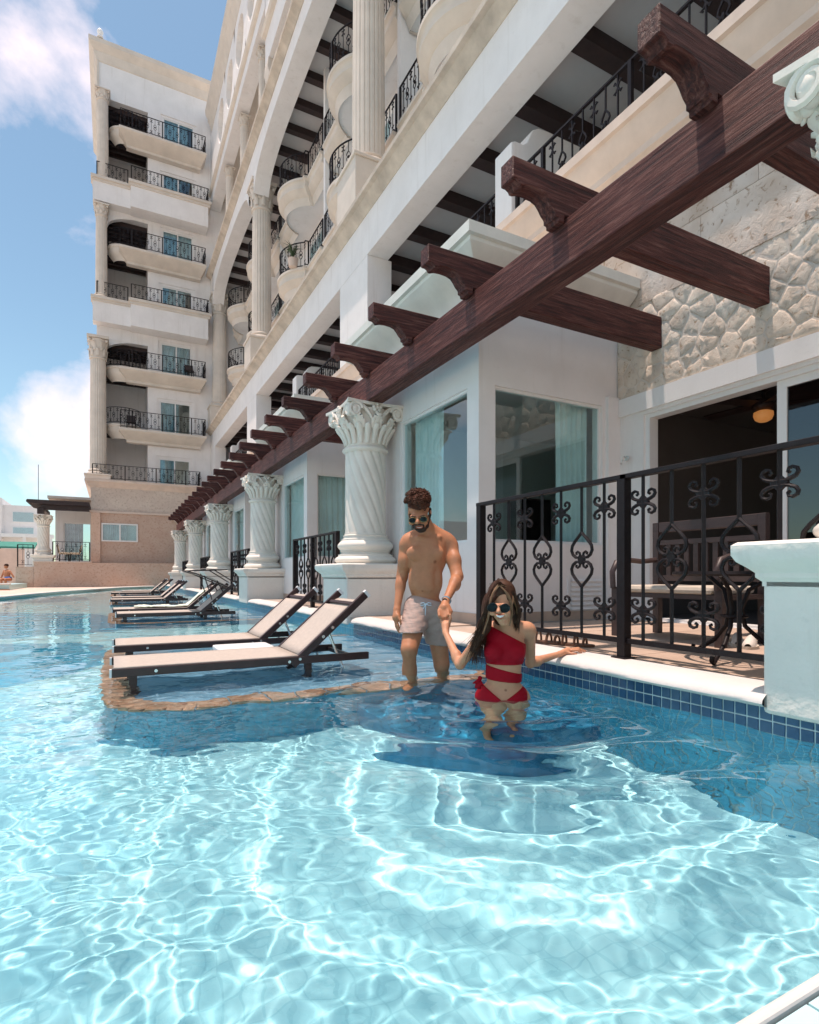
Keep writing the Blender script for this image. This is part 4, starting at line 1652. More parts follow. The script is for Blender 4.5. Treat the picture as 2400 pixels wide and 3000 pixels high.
XR = 2.84
iron_railing(2.50, 4.05, XR, 'dark iron railing with scroll and heart bars right beside the smiling woman', ys=[3.86 - .2 * i for i in range(7)])
iron_railing(-.4, 2.47, XR, 'dark iron railing in front of the open terrace door, partly behind the aqua pillar', first_post=False, last_post=False, ys=[2.355 - .197 * i for i in range(14)])
for k in range(1, 5):
    ya, yb = 7.60 + P * (k - 1), 9.72 + P * (k - 1)
    n = int((yb - ya) / .2)
    iron_railing(ya, yb, XR, ['', 'dark iron railing left of the column behind the man', 'small dark iron railing beyond the second rope-twist column', 'dark iron railing glimpsed behind the third rope-twist column', 'dark iron railing glimpsed behind the fourth rope-twist column'][k],
                 ys=[yb - .17 - .2 * i for i in range(n)], mid=(8.72 + P * (k - 1),))

# near white pillar: its pedestal already stands with the first column; a stucco skirt hangs over the tiles
# ------------------------------------------------------------------ flagstone wall over the near terrace door
sw = thing('stone_wall', 'rough cream stone wall above the open terrace door, flagstones below smooth slabs', 'wall', (WALL_X, 2, 2.84))
MB().box(WALL_X - .0055, WALL_X + .2, -2.2, 4.904, 2.842, 3.84).box(WALL_X, WALL_X + .2, -2.2, 4.91, 3.841, 5.42).build('mortar_bed', MORTAR, sw)


def clip_poly(poly, a, b, c):
    """keep the side a*x + b*y <= c"""
    out = []
    n = len(poly)
    for i in range(n):
        p, q = poly[i], poly[(i + 1) % n]
        dp, dq = a * p[0] + b * p[1] - c, a * q[0] + b * q[1] - c
        if dp <= 0:
            out.append(p)
        if dp * dq < 0:
            t = dp / (dp - dq)
            out.append((p[0] + (q[0] - p[0]) * t, p[1] + (q[1] - p[1]) * t))
    return out


seeds = []
tries = 0
while len(seeds) < 185 and tries < 6000:
    tries += 1
    c = (float(RNG.uniform(-.6, 4.93)), float(RNG.uniform(2.80, 4.25)))
    if all(math.hypot((c[0] - s[0]), (c[1] - s[1]) * 1.15) > .16 for s in seeds):
        seeds.append(c)
for i, s in enumerate(seeds):
    zt = 3.92 + .05 * math.sin(3 * s[0]) + .03 * math.sin(7 * s[0])
    poly = [(-.6, 2.845), (4.905, 2.845), (4.905, zt), (-.6, zt)]
    for j, q_ in enumerate(seeds):
        if i != j and math.hypot(q_[0] - s[0], q_[1] - s[1]) < 1.2:
            a, bb = q_[0] - s[0], q_[1] - s[1]
            L_ = math.hypot(a, bb)
            mcut = (a * (s[0] + q_[0]) / 2 + bb * (s[1] + q_[1]) / 2) - L_ * .0055
            poly = clip_poly(poly, a, bb, mcut)
            if len(poly) < 3:
                break
    if len(poly) < 3:
        continue
    cx_, cy_ = sum(p[0] for p in poly) / len(poly), sum(p[1] for p in poly) / len(poly)
    rp = resample(poly + [poly[0]], .07)[:-1]
    th = .006 + RNG.uniform(0, .009)
    m = MB()
    rr0 = [(WALL_X - .0, p[0], p[1]) for p in rp]
    jit = [RNG.normal(0, .004) for _ in rp]
    rr1 = [(WALL_X - th * .7, p[0] + (cx_ - p[0]) * .03 + jit[q2], p[1] + (cy_ - p[1]) * .03 + jit[-q2]) for q2, p in enumerate(rp)]
    rr2 = [(WALL_X - th - RNG.normal(0, .0018), p[0] + (cx_ - p[0]) * .18, p[1] + (cy_ - p[1]) * .18) for p in rp]
    rr3 = [(WALL_X - th - .006 + RNG.normal(0, .006), p[0] + (cx_ - p[0]) * .6, p[1] + (cy_ - p[1]) * .6) for p in rp]
    n = len(rp)
    vs = rr0 + rr1 + rr2 + rr3 + [(WALL_X - th - .003, cx_, cy_)]
    fs = []
    for lv in range(3):
        for q2 in range(n):
            fs.append((lv * n + q2, lv * n + (q2 + 1) % n, (lv + 1) * n + (q2 + 1) % n, (lv + 1) * n + q2))
    for q2 in range(n):
        fs.append((3 * n + q2, 3 * n + (q2 + 1) % n, 4 * n))
    area = sum(poly[q2][0] * poly[(q2 + 1) % len(poly)][1] - poly[(q2 + 1) % len(poly)][0] * poly[q2][1] for q2 in range(len(poly)))
    if area > 0:
        fs = [tuple(reversed(f)) for f in fs]
    m.add(vs, fs)
    m.build('flagstone', FLAG, sw, smooth=70)
# smooth coral slabs above
z = 4.0
row = 0
while z < 5.4:
    z1 = min(z + .48, 5.42)
    y = -2.2 + (.6 if row % 2 else 0) - 1.2
    while y < 4.9:
        a, c = max(y, -2.2), min(y + 1.2, 4.905)
        if c - a > .02:
            MB().box(WALL_X - .016 - RNG.uniform(0, .004), WALL_X - .0005, a + .0015, c - .0015, z + .0015 - (.14 if row == 0 else 0), z1 - .0015).build('stone_slab', CORAL, sw, bevel=.003)
        y += 1.2
    z = z1
    row += 1
MB().box(WALL_X - .012, WALL_X - .0004, -2.2, -.6, 2.845, 3.85).build('stone_slab', CORAL, sw)
# ------------------------------------------------------------------ loungers on the shelves
def lounger(label):
    t = thing('sun_lounger', label, 'lounger', (0, 0, 0), 'sun loungers standing in the pool shelves')
    Wd = .62
    hx, hz, ux, uz = 1.24, .085, .752, .660       # hinge, direction of the back
    fr = MB()
    for y in (0, Wd - .034):
        fr.box(0, 1.80, y, y + .034, .048, .104)
    for x in (.03, 1.20, 1.66):
        fr.box(x, x + .034, .035, Wd - .035, .052, .086)
    fr.build('base_frame', LFRAME, t, bevel=.005)
    for x in (.10, 1.30):
        for y in (.06, Wd - .10):
            MB().box(x, x + .05, y, y + .04, SHELF_Z, .05).build('leg', LFRAME, t)
    rows = []
    for i in range(13):
        x = .012 + (1.225) * i / 12
        rows.append([(x, y, .108 - .010 * math.sin(PI * i / 12) * (1 - (2 * j / 8 - 1) ** 2)) for j, y in [(j, .012 + (Wd - .024) * j / 8) for j in range(9)]])
    s = MB().grid(rows).build('seat_sling', SLING, t, smooth=40, solid=.008)
    bk = MB()
    for y in (.004, Wd - .036):
        a, b = Vector((hx - .05, y + .016, hz - .045)), Vector((hx + ux * .72, y + .016, hz + uz * .72))
        c = (a + b) / 2
        bk.obox(c, (b - a) / 2, (0, .016, 0), Vector((-uz, 0, ux)) * .027)
    for s_ in (.05, .60):
        c = Vector((hx + ux * s_, Wd / 2, hz + uz * s_))
        bk.obox(c, Vector((ux, 0, uz)) * .014, (0, Wd / 2 - .04, 0), Vector((-uz, 0, ux)) * .014)
    bf = bk.build('back_frame', LFRAME, t, bevel=.004)
    rows = []
    for i in range(9):
        s_ = .02 + .53 * i / 8
        sag = .016 * math.sin(PI * i / 8)
        rows.append([(hx + ux * s_ - uz * (.020 - sag * (1 - (2 * j / 6 - 1) ** 2)), .05 + (Wd - .10) * j / 6, hz + uz * s_ + ux * (.020 - sag * (1 - (2 * j / 6 - 1) ** 2))) for j in range(7)])
    MB().grid(rows).build('back_sling', SLING, t, smooth=40, solid=.008)
    rows = []
    for i in range(7):
        s_ = .52 + .15 * i / 6
        off = .012 + .018 * math.sin(PI * i / 6)
        rows.append([(hx + ux * s_ - uz * (off - .04), .04 + (Wd - .08) * j / 4, hz + uz * s_ + ux * (off - .04)) for j in range(5)])
    MB().grid(rows).build('head_sling', SLING, t, smooth=60, solid=.01)
    for y in (.02, Wd - .02):
        p0, p1 = Vector((hx + ux * .30, y, hz + uz * .30)), Vector((1.60, y, -.04))
        m = MB().tube([p0, p1], .011, 6)
        m.build('brace', CHROME, t)
    bl = MB()
    for x, z in ((.26, .076), (1.16, .07), (hx, hz)):
        bl.tube([(x, -.006, z), (x, .004, z)], .011, 8)
    for s_ in (.24, .34):
        x, z = hx + ux * s_, hz + uz * s_
        bl.tube([(x, -.008, z), (x, .006, z)], .012, 8)
    bl.build('bolts', CHROME, t)
    for y in (.017, Wd - .02):
        MB().obox((hx + ux * .725, y, hz + uz * .725), Vector((ux, 0, uz)) * .012, (0, .018, 0), Vector((-uz, 0, ux)) * .029).build('end_cap', PLAST, t)
        MB().box(-.014, 0, y - .018, y + .018, .05, .102).build('end_cap', PLAST, t)
    for c in t.children:
        wet(c)
    return t


LL = ['nearest sun lounger in the water, tan sling and dark brown frame, backrest raised', 'second nearest sun lounger, just behind the white floating table',
      'sun lounger with a folded sunshade over its raised head', 'sun lounger with a pale green towel spread along the seat',
      'fifth sun lounger from the camera, nearer of the third pair', 'sixth sun lounger from the camera, farther of the third pair',
      'seventh sun lounger, nearer of the last pair by the pink wall', 'most distant sun lounger, beside the pink stone wall']
proto = lounger(LL[0])
proto.location = (-.005, 4.09, 0)
BASE[proto.name] = Vector((-.005, 4.09, 0))
kk = 1
spots = [(.01, 5.40), (.05, 9.85), (.0, 11.15), (-.05, 15.75), (-.02, 17.3), (-.05, 21.9), (.3, 23.6)]
LOUNGERS = [proto]
for (x, y) in spots:
    LOUNGERS.append(copy_tree(proto, None, (x, y, 0), LL[kk]))
    kk += 1
# folded sunshade on the third
sh = LOUNGERS[2]
bx_, by_ = spots[1]
for (x0, z0, x1, z1) in ((1.02, .78, 1.66, .80), (1.16, .74, 1.68, .52)):
    m = MB().grid([[(bx_ + x0, by_ + .03, z0), (bx_ + x0, by_ + .58, z0)], [(bx_ + (x0 + x1) / 2, by_ + .03, (z0 + z1) / 2 + .03), (bx_ + (x0 + x1) / 2, by_ + .58, (z0 + z1) / 2 + .03)], [(bx_ + x1, by_ + .03, z1), (bx_ + x1, by_ + .58, z1)]])
    m.build('sunshade_panel', SLING, sh, solid=.01)
m = MB()
for y in (by_ + .02, by_ + .60):
    for (x0, z0, x1, z1) in ((1.02, .78, 1.66, .80), (1.16, .74, 1.70, .50), (1.02, .78, 1.16, .74), (1.45, .80, 1.80, .575), (1.3, .70, 1.42, .30), (1.5, .62, 1.6, .42)):
        m.tube([(bx_ + x0, y, z0), (bx_ + x1, y, z1)], .012, 4)
for (x, z) in ((1.02, .78), (1.66, .80), (1.16, .74), (1.70, .50)):
    m.tube([(bx_ + x, by_ + .02, z), (bx_ + x, by_ + .60, z)], .012, 4)
m.build('sunshade_frame', LFRAME, sh)

# towel on the fourth lounger
tx, ty = spots[2]
rows = []
for i in range(40):
    t = i / 39
    s = .35 + 1.35 * t
    row = []
    for j in range(9):
        w = (j / 8 - .5) * (.34 + .1 * math.sin(5 * t)) + .05 * math.sin(9 * t)
        if s < 1.24:
            px, pz = s, .125
        else:
            q_ = s - 1.24
            px, pz = 1.24 + .752 * q_, .125 + .66 * q_
        row.append((tx + px, ty + .31 + w, pz + .018 * math.sin(23 * t + j) * math.sin(1.3 * j) + .012 + RNG.normal(0, .003)))
    rows.append(row)
TOWEL = mat('pale_green_towel', (.68, .76, .66), .95, .16, 9, .4, 120)
tag(MB().grid(rows).build('towel', TOWEL, None, smooth=60, solid=.012), 'crumpled pale green towel lying along a lounger of the second pair', 'towel')

# white floating table between the two nearest loungers
ft = thing('float_table', 'low white plastic table standing in the water between the two nearest loungers', 'table', (1.02, 5.02, 0))
pts = []
for (cx_, cy_, a0) in ((1.20, 5.17, 0), (.82, 5.17, PI / 2), (.82, 4.90, PI), (1.20, 4.90, 1.5 * PI)):
    for i in range(5):
        a = a0 + PI / 2 * i / 4
        pts.append((cx_ + .045 * math.cos(a), cy_ + .045 * math.sin(a)))
MB().prism(pts, 'z', .055, .095).build('table_top', PLAST, ft, bevel=.008)
MB().prism([(1.02 + (p[0] - 1.02) * .9, 5.035 + (p[1] - 5.035) * .86) for p in pts], 'z', .02, .054).build('table_rim', PLAST, ft)
for x in (.86, 1.16):
    for y in (4.93, 5.14):
        wet(MB().box(x - .02, x + .02, y - .02, y + .02, SHELF_Z, .02).build('leg', PLAST, ft))

# ------------------------------------------------------------------ near terrace furniture
bn = thing('terrace_bench', 'dark slatted wooden bench with a cream seat cushion on the near terrace', 'bench', (4.1, 3.0, DZ))
y0, y1 = 2.52, 3.46
for x, zt in ((3.84, .62 + .19), (4.36, 1.18)):
    for y in (y0, y1):
        MB().box(x - .03, x + .03, y - .03, y + .03, DZ, zt - (.2 if x < 4 else 0)).build('leg', BROWNW, bn, bevel=.004)
MB().box(3.82, 4.38, y0 - .02, y1 + .02, .53, .565).build('seat_board', BROWNW, bn)
MB().box(4.335, 4.385, y0 + .03, y1 - .03, 1.09, 1.18).build('top_rail', BROWNW, bn, bevel=.006)
MB().box(4.34, 4.38, y0 + .03, y1 - .03, .98, 1.02).build('back_rail', BROWNW, bn)
MB().box(4.34, 4.38, y0 + .03, y1 - .03, .66, .71).build('back_rail', BROWNW, bn)
for i in range(9):
    y = y0 + .12 + i * (y1 - y0 - .24) / 8
    MB().box(4.35, 4.372, y - .022, y + .022, .71, .98).build('slat', BROWNW, bn)
for y in (y0, y1):
    MB().tube([(3.80, y, .60), (3.79, y, .74), (3.84, y, .82), (3.95, y, .845), (4.15, y, .83), (4.36, y, .85)], .024, 6).build('armrest', BROWNW, bn, smooth=60)
MB().box(3.80, 4.33, y0 + .04, y1 - .04, .566, .628).build('cushion', CUSH, bn, bevel=.03)

tb = thing('iron_table', 'small round black iron table with lattice top and curled legs beside the bench', 'table', (3.36, 2.12, DZ))
m = MB()
for r_ in (.33, .25, .17, .09):
    m.tube([(3.36 + r_ * math.cos(2 * PI * i / 32), 2.12 + r_ * math.sin(2 * PI * i / 32), .72) for i in range(32)], .010 if r_ < .3 else .016, 5, closed=True)
for i in range(20):
    a = 2 * PI * i / 20
    m.tube([(3.36 + .05 * math.cos(a), 2.12 + .05 * math.sin(a), .72), (3.36 + .33 * math.cos(a), 2.12 + .33 * math.sin(a), .72)], .007, 4)
m.build('table_top', IRON, tb)
for i in range(3):
    a = 2 * PI * i / 3 + 1.3
    ca, sa = math.cos(a), math.sin(a)
    MB().tube([(3.36 + ca * r_, 2.12 + sa * r_, z) for r_, z in ((.22, .71), (.08, .62), (.04, .50), (.06, .40), (.16, .30), (.28, .235), (.33, .205), (.36, .22), (.35, .245))], .014, 6).build('leg', IRON, tb, smooth=60)
m = MB()
m.tube([(3.36 + .07 * math.cos(2 * PI * i / 20), 2.12 + .07 * math.sin(2 * PI * i / 20), .46) for i in range(20)], .009, 5, closed=True)
m.build('leg_ring', IRON, tb)

ch = thing('iron_chair', 'black iron chair with curled frame partly hidden behind the aqua pillar', 'chair', (3.62, 1.72, DZ))
m = MB()
for sx in (-.2, .2):
    m.tube([(3.42, 1.72 + sx, .2), (3.44, 1.72 + sx, .45), (3.46, 1.72 + sx, .62)], .014, 6)
    m.tube([(3.86, 1.72 + sx, .2), (3.82, 1.72 + sx, .62), (3.90, 1.72 + sx, 1.05)], .014, 6)
    m.tube([(3.46, 1.72 + sx, .62), (3.44, 1.72 + sx, .80), (3.6, 1.72 + sx, .84), (3.85, 1.72 + sx, .84)], .013, 6)
m.build('frame', IRON, ch, smooth=60)
MB().box(3.44, 3.84, 1.51, 1.93, .61, .635).build('seat', IRON, ch)
m = MB()
for i in range(5):
    y = 1.54 + i * .09
    m.tube([(3.83, y, .64), (3.895, y, 1.03)], .008, 5)
m.tube([(3.9, 1.52, 1.05), (3.93, 1.72, 1.1), (3.9, 1.92, 1.05)], .014, 6)
m.build('backrest', IRON, ch)

# sandals by the railing, pale shoes by the bench
LEA = mat('brown_leather', (.13, .055, .03), .5, .3, 30, .2, 150)


def sole(mb, cx_, cy_, ang, L_, Wd_, z0, z1):
    out = []
    for i in range(20):
        a = 2 * PI * i / 20
        ll, ww = L_ / 2 * math.cos(a), Wd_ / 2 * math.sin(a) * (1 + .18 * math.cos(a) - .15 * math.cos(2 * a))
        out.append((cx_ + ll * math.cos(ang) - ww * math.sin(ang), cy_ + ll * math.sin(ang) + ww * math.cos(ang)))
    mb.prism(out, 'z', z0, z1)


for i, (x, y, a, lab) in enumerate(((2.93, 3.28, -1.15, 'brown leather sandal by the railing post, the one nearer the woman'), (3.0, 3.07, -1.05, 'brown leather sandal by the railing post, the one nearer the post'))):
    sd = thing('sandal', lab, 'sandal', (x, y, DZ), 'sandals left on the pool edge')
    m = MB()
    sole(m, x, y, a, .26, .095, DZ + .001, DZ + .02)
    m.build('sole', LEA, sd)
    ca, sa = math.cos(a), math.sin(a)
    for off, h in ((.06, .05), (-.005, .065), (-.09, .085)):
        px, py = x + ca * off, y + sa * off
        MB().tube([(px - sa * .048 * math.cos(t), py + ca * .048 * math.cos(t), DZ + .015 + h * math.sin(t)) for t in [PI * j / 10 for j in range(11)]], .011, 5, flat=.6).build('strap', LEA, sd, smooth=60)
SHOE = mat('pale_canvas', (.66, .61, .55), .85, .08, 20, .2, 200)
for i, (x, y, lab) in enumerate(((4.02, 2.42, 'pale canvas shoe under the bench end, the one nearer the pillar'), (4.10, 2.56, 'pale canvas shoe under the bench end, the one farther from the pillar'))):
    so = thing('shoe', lab, 'shoe', (x, y, DZ), 'shoes left on the terrace')
    a = -2.7 + .15 * i
    m = MB()
    sole(m, x, y, a, .27, .10, DZ + .001, DZ + .022)
    m.build('sole', CUSH, so)
    ca, sa = math.cos(a), math.sin(a)
    m = MB()
    secs = []
    for off, wd, h in ((-.12, .03, .062), (-.09, .038, .07), (-.03, .04, .068), (.03, .043, .055), (.09, .042, .040), (.125, .022, .022)):
        secs.append([(x + ca * off - sa * wd * math.cos(t), y + sa * off + ca * wd * math.cos(t), DZ + .02 + h * math.sin(t)) for t in [PI * j / 8 for j in range(9)]])
    m.grid(secs)
    m.build('upper', SHOE, so, smooth=60)
hk = thing('wall_hook', 'small curled metal hook on the white wall beside the terrace door', 'hook', (WALL_X - .05, 4.72, 2.1))
MB().tube([(WALL_X - .037, 4.73, 2.10), (WALL_X - .055, 4.73, 2.10)], .032, 10).build('rosette', CHROME, hk, smooth=60)
MB().tube([(WALL_X - .05, 4.73, 2.11), (WALL_X - .09, 4.73, 2.12), (WALL_X - .10, 4.75, 2.07), (WALL_X - .09, 4.77, 2.03), (WALL_X - .075, 4.80, 2.05)], .009, 6).build('curl', CHROME, hk, smooth=60)

# ceiling fan with a warm glass bowl in the dim room
fn = thing('ceiling_fan', 'dark ceiling fan with a glowing amber glass bowl inside the open terrace door', 'fan', (7.0, 4.05, 2.6))
MB().lathe([(.07, 3.0), (.07, 2.95), (.02, 2.93), (.02, 2.86), (.11, 2.84), (.12, 2.76), (.10, 2.73), (.06, 2.71)], 20, (7.0, 4.05, 0)).build('motor', BROWNW, fn, smooth=40)
for i in range(5):
    a = 2 * PI * i / 5 + .35
    ca, sa = math.cos(a), math.sin(a)
    MB().obox((7.0 + ca * .42, 4.05 + sa * .42, 2.79), (ca * .30, sa * .30, 0), (-sa * .07, ca * .07, .015), (0, 0, .004)).build('blade', BROWNW, fn)
AMB = bpy.data.materials.new('amber_glass')
AMB.use_nodes = True
pb_ = AMB.node_tree.nodes['Principled BSDF']
pb_.inputs['Base Color'].default_value = (.75, .36, .12, 1)
pb_.inputs['Roughness'].default_value = .35
pb_.inputs['Emission Color'].default_value = (1, .42, .12, 1)
pb_.inputs['Emission Strength'].default_value = .16
MB().lathe([(.02, 2.57), (.05, 2.575), (.09, 2.60), (.108, 2.645), (.105, 2.69), (.06, 2.71)], 24, (7.0, 4.05, 0)).build('lamp_bowl', AMB, fn, smooth=60)

tv = thing('wall_screen', 'black television on the far inner wall of the nearest glazed bay', 'television', (6.3, 7.55, 1.6))
MB().box(5.85, 6.75, 7.53, 7.585, 1.16, 2.02).build('casing', LFRAME, tv)
MB().box(5.88, 6.72, 7.525, 7.53, 1.19, 1.99).build('screen', BLACK, tv)

# curtains behind the glass
curtain(6.02, 6.74, .3, 2.9, BAY_X + .22, 'x', 'teal looking sheer curtain gathered in the bay window behind the man', 8)
curtain(4.72, 5.24, .3, 2.9, 4.92 + .26, 'y', 'sheer curtain at the right end of the glass above the vent grille', 6)
for k in range(1, 5):
    curtain(5.05 + P * k, 6.8 + P * k, .3, 2.9, BAY_X + .22, 'x', ['', 'closed sheer curtain in the pool-side window beyond the column behind the man', 'closed sheer curtain in the pool-side window beyond the second column', 'closed sheer curtain in the pool-side window beyond the third column', 'closed sheer curtain in the farthest pool-side window'][k], 14)
    curtain(3.66, 5.2, .3, 2.9, 4.92 + P * k + .24, 'y', ['', 'closed sheer curtain in the side window left of the column behind the man', 'closed sheer curtain in the side window left of the second column', 'closed sheer curtain in the side window left of the third column', 'closed sheer curtain in the farthest side window'][k], 12)

# ------------------------------------------------------------------ far left corner
copy_tree(tcol, None, (-3.25, 35.56, .93), 'rope-twist column of the far corner terrace, left of the pink stone wing')
fr_ = tag(rail_path(MB(), [(-2.8, 35.2), (-1.1, 35.2)], 1.44, 1.05, step=.2).build('terrace_railing', IRON), 'dark iron railing on the pink wall of the far corner terrace', 'railing')
fr2 = tag(rail_path(MB(), [(-4.35, 35.3), (-3.68, 35.3)], 1.15, 1.15, step=.2).build('terrace_railing', IRON), 'short dark iron railing left of the far corner terrace column', 'railing')
FLORAL = mat('floral_cushion', (.62, .50, .36), .9, .35, 25)
for i, (x, y, lab) in enumerate(((-2.35, 36.2, 'far terrace chair turned towards the column, cushioned, near the railing'), (-1.85, 36.2, 'far terrace chair nearer the pink stone wing, floral cushion'))):
    cc = thing('terrace_chair', lab, 'chair', (x, y, 1.44), 'cushioned chairs on the far terrace')
    s = 1 if i else -1
    m = MB()
    for a in (-.22, .22):
        for b2 in (-.22, .22):
            m.tube([(x + a, y + b2, 1.44), (x + a * .9, y + b2 * .9, 1.88)], .018, 5)
    m.tube([(x + s * .22, y - .22, 1.88), (x + s * .32, y - .22, 2.36)], .018, 5)
    m.tube([(x + s * .22, y + .22, 1.88), (x + s * .32, y + .22, 2.36)], .018, 5)
    m.build('frame', IRON, cc)
    MB().box(x - .24, x + .24, y - .24, y + .24, 1.86, 1.95).build('seat', FLORAL, cc, bevel=.02)
    MB().obox((x + s * .28, y, 2.14), (.035, 0, 0), (0, .21, 0), (s * .05, 0, .22)).build('backrest', FLORAL, cc, bevel=.02)
lw = thing('raised_basin', 'long raised pale aqua pool edge at the far left', 'ledge', (-6, 30, 0))
MB().box(-14, -3.9, 29.2, 34.9, -.2, .30).build('basin_wall', AQUAT, lw)
MB().box(-14, -3.85, 29.05, 29.35, .301, .36).build('rim', COPE, lw, bevel=.02)
MB().box(-14, -3.88, 29.0, 29.199, -.2, .12).build('footing', RIM, lw)
bw2 = tag(MB().box(-60, -5.2, 45, 45.4, -.3, 2.45).build('garden_wall', TAN), 'long beige garden wall at the far left behind the pool', 'wall')
gt = thing('green_awning', 'strip of green fabric awning beyond the garden wall', 'awning', (-14, 60, 2))
MB().prism([(59.5, 3.05), (59.5, 3.2), (62, 3.75), (62, 3.6)], 'x', -40, -6.1).build('canopy', mat('green_fabric', (.03, .22, .17), .8, .15, 2), gt)
for x in (-38, -30, -22, -14, -7):
    MB().box(x - .08, x + .08, 59.6, 59.76, -.3, 3.06).build('post', FRAMEW, gt)
fb = thing('white_building', 'plain white modern block with dark strip windows far behind the garden wall', 'building', (-16, 84, 0))
MB().box(-22, -7.9, 80, 95, -.3, 8.9).build('wall', WHITE, fb)
MB().box(-60, -11.3, 79, 95, -.3, 9.6).build('taller_wall', WHITE, fb)
MB().box(-11.29, -6.2, 78.4, 80, 5.1, 5.5).build('canopy', FRAMEW, fb)
for (x0, x1, z0, z1) in ((-10.3, -8.3, 7.0, 8.1), (-10.3, -8.3, 5.6, 6.3)):
    m = MB()
    m.box(x0 - .08, x1 + .08, 79.93, 79.999, z0 - .08, z1 + .08)
    w = m.build('window', FRAMEW, fb)
    MB().box(x0, x1, 79.90, 79.929, z0, z1).build('pane', GLASS_F, w)
for x in (-11.8, -9.2, -6.6):
    MB().box(x, x + .3, 78.5, 78.8, -.3, 5.1).build('post', FRAMEW, fb)
MB().box(-60, -11.31, 78.9, 78.999, 3.4, 4.6).build('dark_opening', BLACK, fb)
an = tag(MB().tube([(-8.6, 88, 8.9), (-8.6, 88, 15.2)], .035, 5).build('antenna', IRON), 'thin dark antenna mast rising above the far white building', 'antenna')
# crowns of shrubs between the garden wall and the awning
LEAF = mat('dark_leaf', (.05, .085, .03), .7, .4, 3)
for i, (x, y, r_) in enumerate(((-9.6, 50, .9), (-8.1, 52, .7), (-12.2, 51, 1.2))):
    m = MB()
    for j in range(420):
        a, b2 = RNG.uniform(0, 2 * PI), RNG.uniform(-.2, 1)
        rr = r_ * RNG.uniform(.45, 1) * (1 + .25 * math.sin(3 * a + i))
        c = Vector((x + rr * math.cos(a) * math.sqrt(1 - b2 * b2 * .9), y + rr * math.sin(a) * math.sqrt(1 - b2 * b2 * .9), 1.9 + rr * b2 * 1.1))
        d1, d2 = Vector(RNG.normal(0, .09, 3)), Vector(RNG.normal(0, .06, 3))
        m.add([c - d1, c + d2, c + d1, c - d2], [(0, 1, 2, 3)])
    sb = thing('shrub', ['round dark green shrub above the garden wall, middle one', 'small green shrub above the garden wall nearest the pavilion', 'largest green shrub above the garden wall at the far left'][i], 'shrub', (x, y, -.3))
    m.build('foliage', LEAF, sb)
    MB().tube([(x, y, -.3), (x, y, 1.9)], .07, 5).build('stem', BROWNW, sb)
fi = tag(MB().lathe([(.16, 31.2), (.16, 31.26), (.06, 31.3), (.14, 31.42), (.17, 31.52), (.12, 31.64), (.03, 31.72)], 12, (-.62, 36.45, 0)).build('roof_finial', PLAST, None, smooth=50), 'tiny white finial on the roof corner of the end wing', 'finial')

# potted plants on two of the bow balconies
for i, (x, y, z, lab) in enumerate(((6.15, 21.3, 12.56, 'spiky green plant on a bow balcony between the two tall fluted columns'), (6.2, 27.6, 12.56, 'spiky green plant on a bow balcony beyond the second tall fluted column'))):
    pp = thing('potted_plant', lab, 'plant', (x, y, z), 'plants on the bow balconies')
    MB().lathe([(.12, z), (.16, z + .02), (.2, z + .32), (.17, z + .33)], 14, (x, y, 0)).build('pot', TAN, pp, smooth=40)
    m = MB()
    for j in range(46):
        a, l_ = RNG.uniform(0, 2 * PI), RNG.uniform(.4, .75)
        ca, sa = math.cos(a), math.sin(a)
        k_ = RNG.uniform(.3, .9)
        m.tube([(x, y, z + .3), (x + ca * l_ * .3 * k_, y + sa * l_ * .3 * k_, z + .3 + l_ * .7), (x + ca * l_ * .75 * k_, y + sa * l_ * .75 * k_, z + .3 + l_ * (1.15 - k_ * .5))], [.012, .022, .002], 4, flat=.3)
    m.build('leaves', LEAF, pp)
# ------------------------------------------------------------------ people
CR, SR = math.cos(YAW), math.sin(YAW)
AXR = Vector((CR, -SR, 0))          # to the right as the visitor sees it
AXF = Vector((SR, CR, 0))           # away from the visitor
AXU = Vector((0, 0, 1))


def at(x, y, d):
    """a point of the figure: direction as seen from the pool edge, and its distance"""
    k = d / 1186.0
    return EYE + AXF * d + AXR * ((x - 862.5) * k) + AXU * ((1211.1 - y) * k)


BASIS = np.array([AXR, -AXF, AXU], dtype=float)      # rows: right, towards the visitor, up


